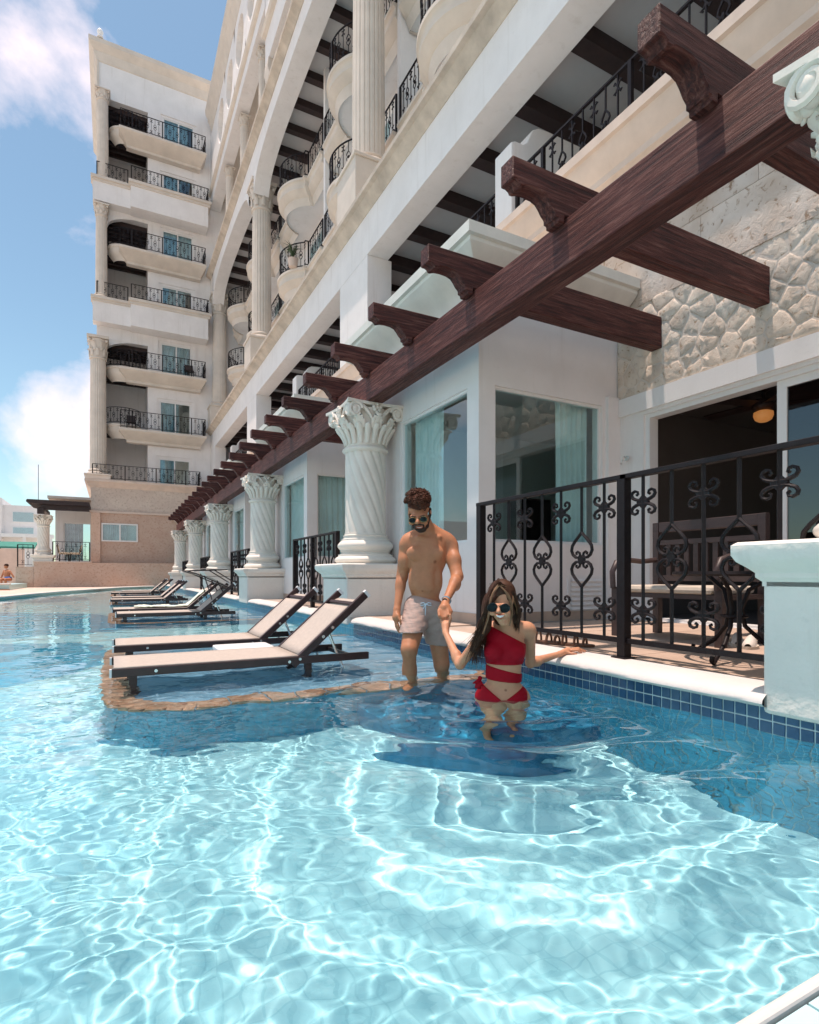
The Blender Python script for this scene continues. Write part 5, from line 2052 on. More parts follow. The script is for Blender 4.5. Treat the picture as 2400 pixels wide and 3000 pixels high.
def nets(F, org, h):
    """naive surface nets"""
    nx, ny, nz = F.shape
    s = F < 0
    c = np.zeros((nx - 1, ny - 1, nz - 1), np.int8)
    for dx in (0, 1):
        for dy in (0, 1):
            for dz in (0, 1):
                c += s[dx:nx - 1 + dx, dy:ny - 1 + dy, dz:nz - 1 + dz]
    act = (c > 0) & (c < 8)
    I = np.argwhere(act)
    idm = -np.ones(act.shape, np.int64)
    idm[act] = np.arange(len(I))
    acc = np.zeros((len(I), 3))
    cnt = np.zeros(len(I))
    corners = [(a, b, d) for a in (0, 1) for b in (0, 1) for d in (0, 1)]
    for a in corners:
        for ax in range(3):
            if a[ax]:
                continue
            b = list(a)
            b[ax] = 1
            fa = F[I[:, 0] + a[0], I[:, 1] + a[1], I[:, 2] + a[2]]
            fb_ = F[I[:, 0] + b[0], I[:, 1] + b[1], I[:, 2] + b[2]]
            m = (fa < 0) != (fb_ < 0)
            t = fa[m] / (fa[m] - fb_[m])
            p = np.tile(np.array(a, float), (m.sum(), 1))
            p[:, ax] = t
            acc[m] += p
            cnt[m] += 1
    V = (I + acc / cnt[:, None]) * h + org
    quads = []
    for ax in range(3):
        sl0, sl1 = [slice(None)] * 3, [slice(None)] * 3
        sl0[ax], sl1[ax] = slice(0, -1), slice(1, None)
        d = s[tuple(sl0)] != s[tuple(sl1)]
        E = np.argwhere(d)
        o1, o2 = [a for a in range(3) if a != ax]
        ok = (E[:, o1] > 0) & (E[:, o2] > 0) & (E[:, o1] < F.shape[o1] - 1) & (E[:, o2] < F.shape[o2] - 1)
        E = E[ok]
        neg = s[E[:, 0], E[:, 1], E[:, 2]]

        def cell(a, b):
            q = E.copy()
            q[:, o1] -= a
            q[:, o2] -= b
            return idm[q[:, 0], q[:, 1], q[:, 2]]
        Q = np.stack([cell(1, 1), cell(0, 1), cell(0, 0), cell(1, 0)], -1)
        if ax == 1:
            neg = ~neg
        Q[~neg] = Q[~neg][:, ::-1]
        quads.append(Q)
    Q = np.concatenate(quads)
    Q = Q[(Q >= 0).all(1)]
    return V, Q


class Flesh:
    """smoothly joined tapered limbs and ellipsoids, in the frame right / towards the visitor / up"""

    def __init__(self):
        self.p = []

    def limb(self, a, b, r0, r1, k=.02, flat=None):
        self.p.append(('l', np.array(a), np.array(b), r0, r1, k, flat))
        return self

    def egg(self, c, r, k=.02, tilt=(0, 0, 0)):
        M_ = np.array(Matrix.Rotation(tilt[2], 3, 'Z') @ Matrix.Rotation(tilt[1], 3, 'Y') @ Matrix.Rotation(tilt[0], 3, 'X'))
        self.p.append(('e', np.array(c), np.array(r, float), M_, k))
        return self

    def mesh(self, name, mats, h=.006, grow=0.0, cut=None, colour=None, wrinkle=None, smooth=2, parent=None):
        P_ = []
        for q in self.p:
            if q[0] == 'l':
                P_.append(('l', BASIS @ q[1], BASIS @ q[2], q[3], q[4], q[5]))
            else:
                P_.append(('e', BASIS @ q[1], q[2], q[3], q[4]))
        lo = np.min([np.minimum(q[1] - q[3], q[2] - q[4]) if q[0] == 'l' else q[1] - q[2].max() for q in P_], 0) - .04 - grow
        hi = np.max([np.maximum(q[1] + q[3], q[2] + q[4]) if q[0] == 'l' else q[1] + q[2].max() for q in P_], 0) + .04 + grow
        for q in P_:
            if q[0] == 'l':
                mr = max(q[3], q[4])
                lo = np.minimum(lo, np.minimum(q[1], q[2]) - mr - .04 - grow)
                hi = np.maximum(hi, np.maximum(q[1], q[2]) + mr + .04 + grow)
        n = np.ceil((hi - lo) / h).astype(int) + 1
        F = np.full(n, .5, np.float32)
        for q in P_:
            if q[0] == 'l':
                mr = max(q[3], q[4]) + .05 + grow
                a, b = np.minimum(q[1], q[2]) - mr, np.maximum(q[1], q[2]) + mr
            else:
                mr = q[2].max() + .05 + grow
                a, b = q[1] - mr, q[1] + mr
            i0 = np.maximum(((a - lo) / h).astype(int), 0)
            i1 = np.minimum(((b - lo) / h).astype(int) + 2, n)
            gx, gy, gz = np.meshgrid(*[lo[d] + h * np.arange(i0[d], i1[d]) for d in range(3)], indexing='ij')
            p = np.stack([gx, gy, gz], -1)
            if q[0] == 'l':
                ab = q[2] - q[1]
                t = np.clip(((p - q[1]) @ ab) / max(1e-9, ab @ ab), 0, 1)
                d = np.linalg.norm(p - q[1] - t[..., None] * ab, axis=-1) - (q[3] + (q[4] - q[3]) * t)
                k = q[5]
            else:
                w = (p - q[1]) @ q[3]
                k0 = np.linalg.norm(w / q[2], axis=-1)
                k1 = np.linalg.norm(w / q[2] ** 2, axis=-1)
                d = k0 * (k0 - 1) / np.maximum(k1, 1e-6)
                k = q[4]
            sl = tuple(slice(i0[j], i1[j]) for j in range(3))
            o_ = F[sl]
            hh = np.maximum(k - np.abs(o_ - d), 0) / k
            F[sl] = np.minimum(o_, d) - hh * hh * k * .25
        F -= grow
        if cut or wrinkle:
            gx, gy, gz = np.meshgrid(*[lo[d] + h * np.arange(n[d]) for d in range(3)], indexing='ij')
            if wrinkle:
                F += wrinkle(gx, gy, gz).astype(np.float32)
            if cut:
                F = np.maximum(F, cut(gx, gy, gz).astype(np.float32))
        V, Q = nets(F, lo, h)
        if smooth:
            nb = np.zeros_like(V)
            deg = np.zeros(len(V))
            e = np.concatenate([Q[:, [0, 1]], Q[:, [1, 2]], Q[:, [2, 3]], Q[:, [3, 0]]])
            np.add.at(deg, e[:, 0], 1)
            np.add.at(deg, e[:, 1], 1)
            for _ in range(smooth):
                nb[:] = 0
                np.add.at(nb, e[:, 0], V[e[:, 1]])
                np.add.at(nb, e[:, 1], V[e[:, 0]])
                V = V * .5 + .5 * nb / np.maximum(deg, 1)[:, None]
        W_ = V @ BASIS
        me = bpy.data.meshes.new(name)
        off = base_of(parent) if parent is not None else Vector((0, 0, 0))
        me.from_pydata((W_ - np.array(off)).tolist(), [], Q.tolist())
        me.materials.append(mats)
        me.polygons.foreach_set('use_smooth', [True] * len(me.polygons))
        if colour is not None:
            at_ = me.color_attributes.new('tone', 'FLOAT_COLOR', 'POINT')
            C_ = np.ones((len(V), 4), np.float32)
            C_[:, :3] = colour(V)
            at_.data.foreach_set('color', C_.ravel())
        me.update()
        o = bpy.data.objects.new(name, me)
        COL.objects.link(o)
        if parent is not None:
            o.parent = parent
        wet(o)
        return o


def skinmat(name, col):
    m = mat(name, col, .5, .09, 16, .12, 240, sss=.10, spec=.32)
    N, L = m.node_tree.nodes, m.node_tree.links
    b = N['Principled BSDF']
    src = b.inputs['Base Color'].links[0].from_socket
    a = N.new('ShaderNodeVertexColor')
    a.layer_name = 'tone'
    mm = N.new('ShaderNodeMixRGB')
    mm.blend_type = 'MULTIPLY'
    mm.inputs[0].default_value = 1
    L.new(src, mm.inputs[1])
    L.new(a.outputs[0], mm.inputs[2])
    L.new(mm.outputs[0], b.inputs['Base Color'])
    return m


def tones(spots):
    """spots: (point, radius, rgb multiplier)"""
    S_ = [(BASIS @ np.array(p), r, np.array(c)) for p, r, c in spots]

    def f(V):
        out = np.ones((len(V), 3))
        for p, r, c in S_:
            d = np.linalg.norm((V - p) / (np.array(r) if isinstance(r, (tuple, list)) else r), axis=1)
            w = np.clip((1.25 - d) / .5, 0, 1)[:, None]
            out = out * (1 - w) + out * c * w
        return out
    return f


SKIN_M = skinmat('tanned_skin', (.47, .19, .098))
SKIN_W = skinmat('light_tan_skin', (.57, .265, .155))
HAIR_M = mat('dark_curly_hair', (.045, .018, .012), .7, .4, 60, spec=.15)
BEARD = mat('dark_beard', (.035, .018, .012), .8, .4, 200, .6, 400, bdist=.004)
HAIR_W = mat('brown_hair', (.055, .020, .010), .6, .45, 50, spec=.25)
HAIR_L = mat('light_hair_streak', (.26, .13, .065), .55, .25, 50)
SHORTS = mat('taupe_swim_cloth', (.42, .295, .255), .85, .07, 14, .35, 22, stretch=(1, 1, 3), bdist=.02)
RED = mat('red_swim_cloth', (.36, .003, .012), .65, .1, 9, .25, 30, bdist=.01, spec=.15)
CORD = mat('pale_blue_cord', (.62, .72, .80), .8, .05, 30)
LENS = mat('dark_lens', (.004, .004, .006), .12, .1, 5, spec=.25)
GOLD = mat('thin_metal_frame', (.35, .22, .10), .25, .05, 5, metal=.9)
TEETH = mat('teeth', (.82, .80, .76), .3, .03, 10)
STEEL = mat('steel_watch', (.45, .45, .45), .25, .1, 20, metal=.9)

# ---------------------------------------------------------------- the man
man = thing('person', 'shirtless bearded man in sunglasses and taupe swim shorts wading and holding hands', 'person', at(895, 1440, 4.1))
b = Flesh()
b.egg(at(899, 1168, 4.13), (.149, .120, .19), .03)
b.egg(at(896, 1226, 4.12), (.120, .096, .17), .04)
b.egg(at(896, 1282, 4.13), (.132, .108, .105), .04)
b.limb(at(868, 1139, 4.14), at(936, 1139, 4.16), .058, .058, .05)
for (x, y, s) in ((876, 1163, -1), (915, 1163, 1)):
    b.egg(at(x, y + 2, 4.036), (.070, .032, .054), .022, (0, 0, .15 * s))
for i, yy in enumerate((1198, 1217, 1236)):
    for s in (-1, 1):
        b.egg(at(894 + s * 10, yy, 4.036), (.030, .010, .029), .025)
for s in (-1, 1):
    b.egg(at(896 + s * 27, 1222, 4.07), (.03, .03, .08), .03)
b.limb(at(905, 1130, 4.13), at(893, 1098, 4.06), .058, .052, .03)
b.limb(at(900, 1116, 4.14), at(868, 1134, 4.14), .042, .045, .04)
b.limb(at(908, 1114, 4.15), at(938, 1134, 4.16), .042, .045, .04)
b.limb(at(880, 1131, 4.055), at(899, 1136, 4.04), .013, .012, .02)
b.limb(at(926, 1131, 4.075), at(906, 1136, 4.045), .013, .012, .02)
# arm hanging at the left of the picture
b.egg(at(857, 1145, 4.13), (.052, .056, .066), .03)
b.limb(at(855, 1150, 4.13), at(847, 1216, 4.16), .050, .042, .02)
b.egg(at(853, 1180, 4.115), (.047, .049, .068), .02)
b.limb(at(846.5, 1214, 4.16), at(836, 1284, 4.05), .040, .024, .015)
b.egg(at(843, 1233, 4.13), (.036, .040, .06), .02)
b.limb(at(836, 1284, 4.05), at(835, 1300, 4.03), .025, .031, .012)
b.egg(at(835.5, 1300, 4.028), (.022, .036, .044), .012)
for i, (dx, ln, dd) in enumerate(((-2.5, 20, .028), (-.5, 23, .010), (1.2, 22, -.008), (2.5, 17, -.024))):
    p0 = at(834.5 + dx * .6, 1309, 4.03 + dd)
    p1 = at(836.5 + dx * .8, 1309 + ln * .5, 4.02 + dd)
    p2 = at(841 + dx, 1309 + ln, 4.035 + dd)
    b.limb(p0, p1, .0105, .0095, .006).limb(p1, p2, .0095, .0075, .004)
b.limb(at(838, 1296, 4.0), at(842.5, 1306, 3.985), .012, .010, .008).limb(at(842.5, 1306, 3.985), at(844, 1315, 3.985), .010, .008, .004)
# arm that reaches to the woman
b.egg(at(948, 1148, 4.16), (.056, .058, .068), .03)
b.limb(at(950, 1152, 4.16), at(963, 1214, 4.03), .053, .043, .02)
b.egg(at(957, 1181, 4.09), (.050, .052, .070), .02)
b.limb(at(963, 1214, 4.03), at(938.5, 1267, 3.80), .042, .024, .015)
b.egg(at(959, 1229, 3.97), (.040, .046, .055), .02)
b.limb(at(938.5, 1267, 3.80), at(936, 1280, 3.76), .025, .034, .012)
b.egg(at(935.5, 1283, 3.755), (.040, .026, .036), .012)
for i, (x0, y0_, x1, y1_, x2, y2_) in enumerate(((924.5, 1285, 925.5, 1297, 931, 1305), (930.5, 1286.5, 931.5, 1301, 936, 1309), (937, 1286, 938.5, 1300, 941.5, 1307), (943.5, 1283, 944.5, 1295, 945.5, 1301))):
    b.limb(at(x0, y0_, 3.735), at(x1, y1_, 3.705), .0125, .011, .006).limb(at(x1, y1_, 3.705), at(x2, y2_, 3.725), .011, .0088, .004)
b.limb(at(944, 1276, 3.76), at(950, 1287, 3.735), .014, .012, .01).limb(at(950, 1287, 3.735), at(948, 1297, 3.72), .012, .009, .004)
# legs
b.limb(at(879, 1290, 4.11), at(862, 1366, 3.92), .086, .060, .03)
b.egg(at(861.5, 1370, 3.915), (.050, .052, .055), .02)
b.limb(at(862, 1376, 3.93), at(866, 1486, 4.08), .050, .034, .02)
b.egg(at(862, 1408, 4.01), (.052, .060, .10), .03)
b.limb(at(866, 1492, 4.08), at(860, 1508, 3.93), .036, .026, .02)
b.egg(at(858, 1511, 3.89), (.042, .08, .022), .02)
b.limb(at(915, 1290, 4.14), at(930, 1398, 4.12), .085, .058, .03)
b.egg(at(930, 1402, 4.10), (.049, .052, .055), .02)
b.limb(at(930, 1402, 4.12), at(934, 1500, 4.30), .050, .034, .02)
b.egg(at(932, 1440, 4.24), (.050, .058, .10), .03)
b.limb(at(934, 1500, 4.30), at(931, 1514, 4.18), .034, .026, .02)
b.egg(at(930, 1517, 4.13), (.040, .07, .02), .02)
# head, bowed
T_ = (.42, -.05, .10)
b.egg(at(882, 1066, 4.05), (.075, .094, .092), .02, T_)
b.egg(at(884, 1092, 4.00), (.060, .062, .070), .025, T_)
b.egg(at(887, 1113, 3.985), (.034, .036, .026), .02)
b.limb(at(867, 1087.5, 3.945), at(894, 1085.5, 3.948), .013, .013, .014)
b.limb(at(880, 1088, 3.938), at(879, 1100, 3.912), .010, .0145, .010)
for s in (-1, 1):
    b.egg(at(879 + s * 4.2, 1101, 3.925), (.009, .010, .008), .006)
    b.egg(at(881 + s * 14, 1101, 3.955), (.021, .018, .018), .015)
b.egg(at(882.5, 1108.5, 3.945), (.028, .020, .015), .012)
b.limb(at(876, 1109.2, 3.929), at(890, 1108.4, 3.931), .0055, .0055, .004)
b.limb(at(877, 1112, 3.932), at(889, 1111.4, 3.934), .006, .006, .004)
for x, d in ((862, 4.04), (906.5, 4.07)):
    b.egg(at(x, 1080, d), (.009, .020, .030), .008, (.3, 0, 0))
b.egg(at(889.5, 1245, 4.026), (.006, .004, .006), .004)
sp = [(at(856 + 3, 1183, 4.02), .014, (.55, .42, .40)), (at(917, 1184, 4.015), .014, (.55, .42, .40)), (at(889.5, 1245, 4.02), .008, (.5, .42, .4)), (at(883, 1110.5, 3.925), (.034, .03, .011), (.62, .36, .34))]
man_b = b.mesh('body', SKIN_M, .0055, colour=tones(sp), parent=man)
# beard
bd = Flesh()
bd.egg(at(887, 1115, 3.98), (.037, .037, .022), .015)
bd.limb(at(905.5, 1084, 4.055), at(898, 1108, 4.0), .0115, .015, .012)
bd.limb(at(863.5, 1085, 4.025), at(873, 1108, 3.97), .0105, .015, .012)
bd.limb(at(898, 1108, 4.0), at(887, 1117, 3.965), .016, .015, .012)
bd.limb(at(873, 1108, 3.97), at(884, 1117, 3.955), .016, .015, .012)
bd.limb(at(873.5, 1106.5, 3.938), at(882, 1104.6, 3.922), .0065, .0065, .005)
bd.limb(at(891.5, 1105.8, 3.941), at(882, 1104.6, 3.922), .0065, .0065, .005)
bd.limb(at(873.5, 1106.5, 3.938), at(875, 1114, 3.945), .006, .008, .005)
bd.limb(at(891.5, 1105.8, 3.941), at(893, 1113, 3.952), .006, .008, .005)
bd.mesh('beard', BEARD, .004, parent=man, smooth=1)
m = MB()
m.tube([at(877.5, 1110.3, 3.925), at(883, 1111.2, 3.9225), at(889, 1109.8, 3.926)], [.0008, .0017, .0008], 5)
m.build('teeth', TEETH, man, smooth=60)
# hair: a cap covered with curls
hc = Flesh()
hc.egg(at(881, 1058, 4.045), (.076, .104, .081), .02, (.35, 0, 0))
hc.limb(at(862, 1072, 4.05), at(863, 1084, 4.045), .012, .008, .01)
hc.limb(at(905, 1072, 4.07), at(905.5, 1083, 4.068), .014, .009, .01)
hc.limb(at(864, 1064, 3.985), at(882, 1067, 3.955), .019, .021, .02).limb(at(882, 1067, 3.955), at(901, 1063, 3.99), .021, .019, .02)
hair = hc.mesh('hair', HAIR_M, .006, parent=man)
m = MB()
for i in range(620):
    a = RNG.uniform(0, 2 * PI)
    el = RNG.uniform(-.32, 1.0)
    dr = Vector((math.cos(a) * math.sqrt(max(0, 1 - el * el)), math.sin(a) * math.sqrt(max(0, 1 - el * el)), el))
    if el < .05 and abs(dr.x) > .5:
        continue
    lift = float(RNG.uniform(-.008, .016))
    c = at(880.5, 1058, 4.04) + AXR * dr.x * (.079 + lift) - AXF * dr.y * (.106 + lift) + AXU * (dr.z * (.072 + lift) + (.010 if el > .5 else 0))
    nrm = (AXR * dr.x - AXF * dr.y + AXU * dr.z).normalized()
    u = nrm.orthogonal().normalized()
    w = nrm.cross(u)
    ph, r_ = RNG.uniform(0, 6), RNG.uniform(.006, .012)
    pth = [c + (u * math.cos(ph + t * 5.2) + w * math.sin(ph + t * 5.2)) * r_ * (1 - .35 * t) + nrm * (.014 * t) for t in [j / 7 for j in range(8)]]
    m.tube(pth, [.0036, .0042, .0044, .0042, .0038, .0034, .0028, .0015], 5)
for i in range(70):
    u_ = float(RNG.uniform(0, 1))
    c = at(863 + 40 * u_, 1064.5 + 4 * math.sin(PI * u_) + RNG.normal(0, 2.2), 3.968 - .024 * math.sin(PI * u_))
    ph, r_ = RNG.uniform(0, 6), RNG.uniform(.006, .011)
    m.tube([c + (AXR * math.cos(ph + t * 5) + AXU * math.sin(ph + t * 5)) * r_ - AXF * .012 * t for t in [j / 6 for j in range(7)]], [.0036, .0042, .0044, .0042, .0036, .003, .0015], 5)
m.build('curls', mat('reddish_brown_curl', (.095, .032, .018), .62, .6, 90, spec=.2), hair, smooth=60)
for s in (-1, 1):
    pass
eb = MB()
eb.tube([at(863.5, 1089, 3.945), at(868, 1086.8, 3.931), at(875, 1088.3, 3.928)], [.002, .0045, .003], 5)
eb.tube([at(885, 1087.2, 3.928), at(892, 1085, 3.932), at(898, 1087, 3.95)], [.003, .0045, .002], 5)
eb.build('eyebrows', BEARD, man)


def glasses(par, cl, cr, rx, rz, dep_l, dep_r, ear_l, ear_r, tilt, mat_f):
    g = MB()
    fr = MB()
    for (cx_, cy_), d in ((cl, dep_l), (cr, dep_r)):
        c = at(cx_, cy_, d)
        ring = []
        for i in range(20):
            a = 2 * PI * i / 20
            e = (1 + .12 * math.sin(a) * -1)
            ring.append(c + AXR * (rx * math.cos(a) * e) + AXU * (rz * math.sin(a)) + AXF * (tilt * math.sin(a) * rz))
        n0 = len(g.v)
        g.add([c - AXF * .004] + ring, [(0, 1 + i, 1 + (i + 1) % 20) for i in range(20)])
        fr.tube(ring, .0022, 5, closed=True)
    L_, R_ = at(cl[0], cl[1], dep_l), at(cr[0], cr[1], dep_r)
    fr.tube([L_ + AXR * rx + AXU * rz * .3, (L_ + R_) / 2 + AXU * rz * .45 - AXF * .003, R_ - AXR * rx + AXU * rz * .3], .002, 5)
    fr.tube([L_ - AXR * rx + AXU * rz * .4, ear_l], .002, 5)
    fr.tube([R_ + AXR * rx + AXU * rz * .4, ear_r], .002, 5)
    gl = fr.build('sunglasses', mat_f, par, smooth=60)
    g.build('lenses', LENS, gl, smooth=60)


glasses(man, (869.2, 1095.6), (891.8, 1093.2), .026, .0195, 3.918, 3.920, at(861.5, 1082, 4.03), at(906.5, 1080, 4.06), -.35, GOLD)
# watch
m = MB()
c, d = at(940.5, 1264, 3.815), (at(938.5, 1267, 3.80) - at(963, 1214, 4.03)).normalized()
u = d.orthogonal().normalized()
w = d.cross(u)
m.tube([c + (u * math.cos(2 * PI * i / 20) + w * math.sin(2 * PI * i / 20)) * .029 for i in range(20)], .007, 6, flat=.5, closed=True)
wt = m.build('watch', STEEL, man, smooth=60)
fc_ = at(937, 1264.5, 3.784)
m = MB().tube([fc_, fc_ - AXF * .008 - AXR * .002], .017, 16)
m.build('dial', BLACK, wt)
# shorts
s = Flesh()
s.egg(at(895.5, 1278, 4.13), (.140, .116, .105), .05)
s.limb(at(880, 1284, 4.11), at(865.5, 1340, 3.98), .098, .086, .04)
s.limb(at(914, 1284, 4.14), at(924, 1372, 4.14), .096, .086, .04)
loc = {n: BASIS @ np.array(at(*p)) for n, p in dict(wl=(861, 1249, 4.1), wr=(929, 1268, 4.1), h1=(864, 1330.5, 4.0), h2=(921, 1357, 4.14)).items()}


def cut_shorts(x, y, z):
    wz = loc['wl'][2] + (x - loc['wl'][0]) * (loc['wr'][2] - loc['wl'][2]) / (loc['wr'][0] - loc['wl'][0])
    top = z - wz
    xm = (BASIS @ np.array(at(893, 1300, 4.12)))[0]
    t = np.clip((x - xm) / .03 + .5, 0, 1)
    hem = loc['h1'][2] * (1 - t) + (loc['h2'][2] - .10 * (x - loc['h2'][0])) * t
    return np.maximum(top, hem - z)


def folds(x, y, z):
    return (.0018) * np.sin(70 * z + 26 * x + 9 * np.sin(14 * x)) * np.clip((.62 - z) * 4, 0, 1) + .001 * np.sin(110 * z - 40 * x + 2)


so_ = s.mesh('swim_shorts', SHORTS, .005, .004, cut_shorts, None, folds, 1, man)
kn = at(897, 1272, 4.005)
m = MB()
for sg in (-1, 1):
    m.tube([kn, kn + AXR * sg * .018 + AXU * .010, kn + AXR * sg * .036 + AXU * .006, kn + AXR * sg * .038 - AXU * .008, kn + AXR * sg * .02 - AXU * .008, kn], .0035, 5)
m.tube([kn, at(896, 1287, 4.0), at(895, 1303, 4.0), at(897, 1312, 4.005)], .0035, 5)
m.tube([kn, at(893, 1279, 4.0), at(889, 1287, 4.005)], .0032, 5)
m.build('drawstring', CORD, so_, smooth=60)

# ---------------------------------------------------------------- the woman
wom = thing('person', 'smiling long haired woman in a red one-shoulder swimsuit standing waist deep', 'person', at(1060, 1500, 3.3))
b = Flesh()
t_ = Flesh()          # the trunk alone, reused for the swimsuit
for f_ in (b, t_):
    f_.egg(at(1063, 1366, 3.30), (.118, .092, .145), .03)
    f_.egg(at(1061, 1420, 3.29), (.100, .080, .12), .04)
    f_.egg(at(1057, 1468, 3.30), (.148, .108, .085), .05)
    for sg in (-1, 1):
        f_.egg(at(1063 + sg * 22, 1372, 3.225), (.054, .046, .050), .025)
b.limb(at(1030, 1325, 3.32), at(1108, 1325, 3.32), .042, .042, .04)
b.limb(at(1070, 1328, 3.30), at(1063, 1298, 3.22), .041, .038, .025)
b.limb(at(1066, 1314, 3.30), at(1034, 1324, 3.32), .028, .034, .03)
b.limb(at(1074, 1314, 3.31), at(1106, 1324, 3.32), .028, .034, .03)
# arm held up to the man
b.egg(at(1024, 1328, 3.33), (.038, .040, .044), .025)
b.limb(at(1022, 1330, 3.33), at(969, 1399, 3.43), .036, .029, .02)
b.limb(at(969, 1399, 3.43), at(938.5, 1332, 3.64), .032, .019, .012)
b.egg(at(962, 1384, 3.48), (.030, .032, .045), .02)
b.limb(at(938.5, 1332, 3.64), at(938.5, 1318, 3.68), .020, .027, .01)
b.egg(at(939, 1316, 3.69), (.028, .020, .032), .01)
for i in range(4):
    x0 = 929.5 + i * 5.2
    b.limb(at(x0, 1310 - i * .6, 3.705), at(x0 + .5, 1301 - i, 3.715), .0092, .0085, .005).limb(at(x0 + .5, 1301 - i, 3.715), at(x0 + 1.5, 1296 - i, 3.735), .0085, .007, .004)
b.limb(at(945, 1316, 3.68), at(949, 1303, 3.665), .0115, .0095, .008).limb(at(949, 1303, 3.665), at(948, 1294, 3.665), .0095, .0075, .004)
# arm resting on the pool edge
b.egg(at(1114, 1328, 3.33), (.038, .040, .044), .025)
b.limb(at(1115, 1331, 3.33), at(1117, 1396, 3.46), .036, .029, .02)
b.limb(at(1117, 1396, 3.46), at(1179, 1377, 3.68), .031, .018, .012)
b.egg(at(1130, 1393, 3.50), (.033, .034, .030), .02)
b.limb(at(1179, 1377, 3.68), at(1196, 1369.5, 3.73), .019, .022, .01)
b.egg(at(1200, 1369, 3.74), (.032, .034, .014), .01)
for i, (y0_, y1_, x2, dd) in enumerate(((1366.5, 1364.8, 1228, .035), (1367, 1365.5, 1233, .012), (1368.5, 1367.3, 1232, -.012), (1370, 1369.5, 1225, -.035))):
    p0, p1, p2 = at(1205, y0_, 3.745 + dd), at(1218, y1_, 3.765 + dd * 1.2), at(x2, y1_ + 5.2, 3.79 + dd * 1.3)
    b.limb(p0, p1, .0098, .0085, .005).limb(p1, p2, .0085, .0065, .004)
b.limb(at(1194, 1374, 3.70), at(1206, 1376.5, 3.685), .010, .009, .008).limb(at(1206, 1376.5, 3.685), at(1214, 1377.5, 3.69), .009, .007, .004)
# legs under water
for (x, x2, d2) in ((1032, 1030, 3.20), (1086, 1090, 3.28)):
    hip = at(x, 1474, 3.30)
    kn_ = hip - AXU * .37 - AXF * (3.30 - d2) * 1.2
    an_ = hip - AXU * .665 + AXF * (.10 + (d2 - 3.2))
    b.limb(hip, kn_, .086, .055, .03).limb(kn_, an_, .050, .032, .02)
    b.limb(an_, an_ - AXF * .13 - AXU * .015, .03, .022, .02)
# head, bowed and turned a little
T_ = (.35, -.10, -.12)
b.egg(at(1056, 1258, 3.20), (.069, .088, .086), .02, T_)
b.egg(at(1057, 1288, 3.155), (.052, .054, .060), .025, T_)
b.egg(at(1060, 1311, 3.135), (.024, .026, .020), .02)
b.limb(at(1037, 1273, 3.105), at(1064, 1275, 3.108), .010, .010, .012)
b.limb(at(1050, 1275, 3.098), at(1049.5, 1288, 3.070), .0075, .0115, .008)
for sg in (-1, 1):
    b.egg(at(1049.8 + sg * 3.6, 1289, 3.082), (.0075, .009, .007), .005)
    b.egg(at(1052 + sg * 14.5, 1291, 3.113), (.019, .016, .016), .014)
b.egg(at(1053.5, 1298.5, 3.104), (.026, .017, .014), .012)
b.limb(at(1044.5, 1294.6, 3.098), at(1053, 1295.2, 3.084), .004, .0048, .003).limb(at(1053, 1295.2, 3.084), at(1062, 1294.8, 3.098), .0048, .004, .003)
b.limb(at(1045, 1296, 3.098), at(1053.5, 1302.3, 3.088), .0042, .0058, .003).limb(at(1053.5, 1302.3, 3.088), at(1062, 1296, 3.098), .0058, .0042, .003)
b.egg(at(1078.5, 1283, 3.21), (.007, .016, .025), .006)
sp = [(at(1053.5, 1302.2, 3.08), (.024, .02, .006), (.85, .42, .42)), (at(1053.5, 1294.8, 3.08), (.024, .02, .005), (.85, .42, .42)), (at(1065, 1453.5, 3.21), .007, (.5, .4, .38))]
wom_b = b.mesh('body', SKIN_W, .005, colour=tones(sp), parent=wom)
m = MB()
tt = [(1045.8, 1295.8, 3.094), (1049, 1297.3, 3.086), (1053.4, 1298.2, 3.081), (1058, 1297.4, 3.086), (1061, 1295.9, 3.094)]
m.tube([at(*p) for p in tt], [.0025, .0056, .0070, .0056, .0025], 6)
m.build('teeth', TEETH, wom, smooth=60)
glasses(wom, (1037.2, 1278.8), (1063.2, 1280.8), .0265, .0245, 3.082, 3.084, at(1031, 1270, 3.2), at(1079, 1276, 3.21), -.3, BLACK)


def wl(x, y, d=3.25):
    return BASIS @ np.array(at(x, y, d))


def line_cut(p, q, keep_below):
    """signed distance to a slanted line in the frontal plane; positive is removed"""
    a, c = wl(*p), wl(*q)
    sl = (c[2] - a[2]) / (c[0] - a[0])

    def f(x, y, z):
        v = (z - (a[2] + sl * (x - a[0]))) / math.sqrt(1 + sl * sl)
        return v if keep_below else -v
    return f


c1, c2_ = line_cut((1022, 1312), (1112, 1359), True), line_cut((1015, 1398), (1106, 1400), False)
swim = Flesh()
swim.p = list(t_.p) + [q for q in b.p if False]
swim.limb(at(1029, 1326, 3.315), at(1050, 1345, 3.27), .044, .05, .04)
neck = line_cut((1042, 1322), (1060, 1349), True)
top = swim.mesh('swimsuit_top', RED, .005, .005, lambda x, y, z: np.maximum(c1(x, y, z), c2_(x, y, z)), None, None, 1, wom)
c3, c4 = line_cut((1018, 1399), (1104, 1421), True), line_cut((1018, 1430), (1104, 1439), False)
t_.mesh('swimsuit_band', RED, .005, .006, lambda x, y, z: np.maximum(c3(x, y, z), c4(x, y, z)), None, None, 1, wom)
c5, c6 = line_cut((1010, 1436), (1058, 1475), True), line_cut((1058, 1473), (1112, 1440), True)
bt = Flesh()
bt.egg(at(1057, 1468, 3.30), (.150, .110, .087), .05)
bt.limb(at(1045, 1474, 3.30), at(1070, 1474, 3.30), .10, .10, .05)
c7 = line_cut((1000, 1497), (1112, 1497), False)
xcen = wl(1058, 1470)[0]
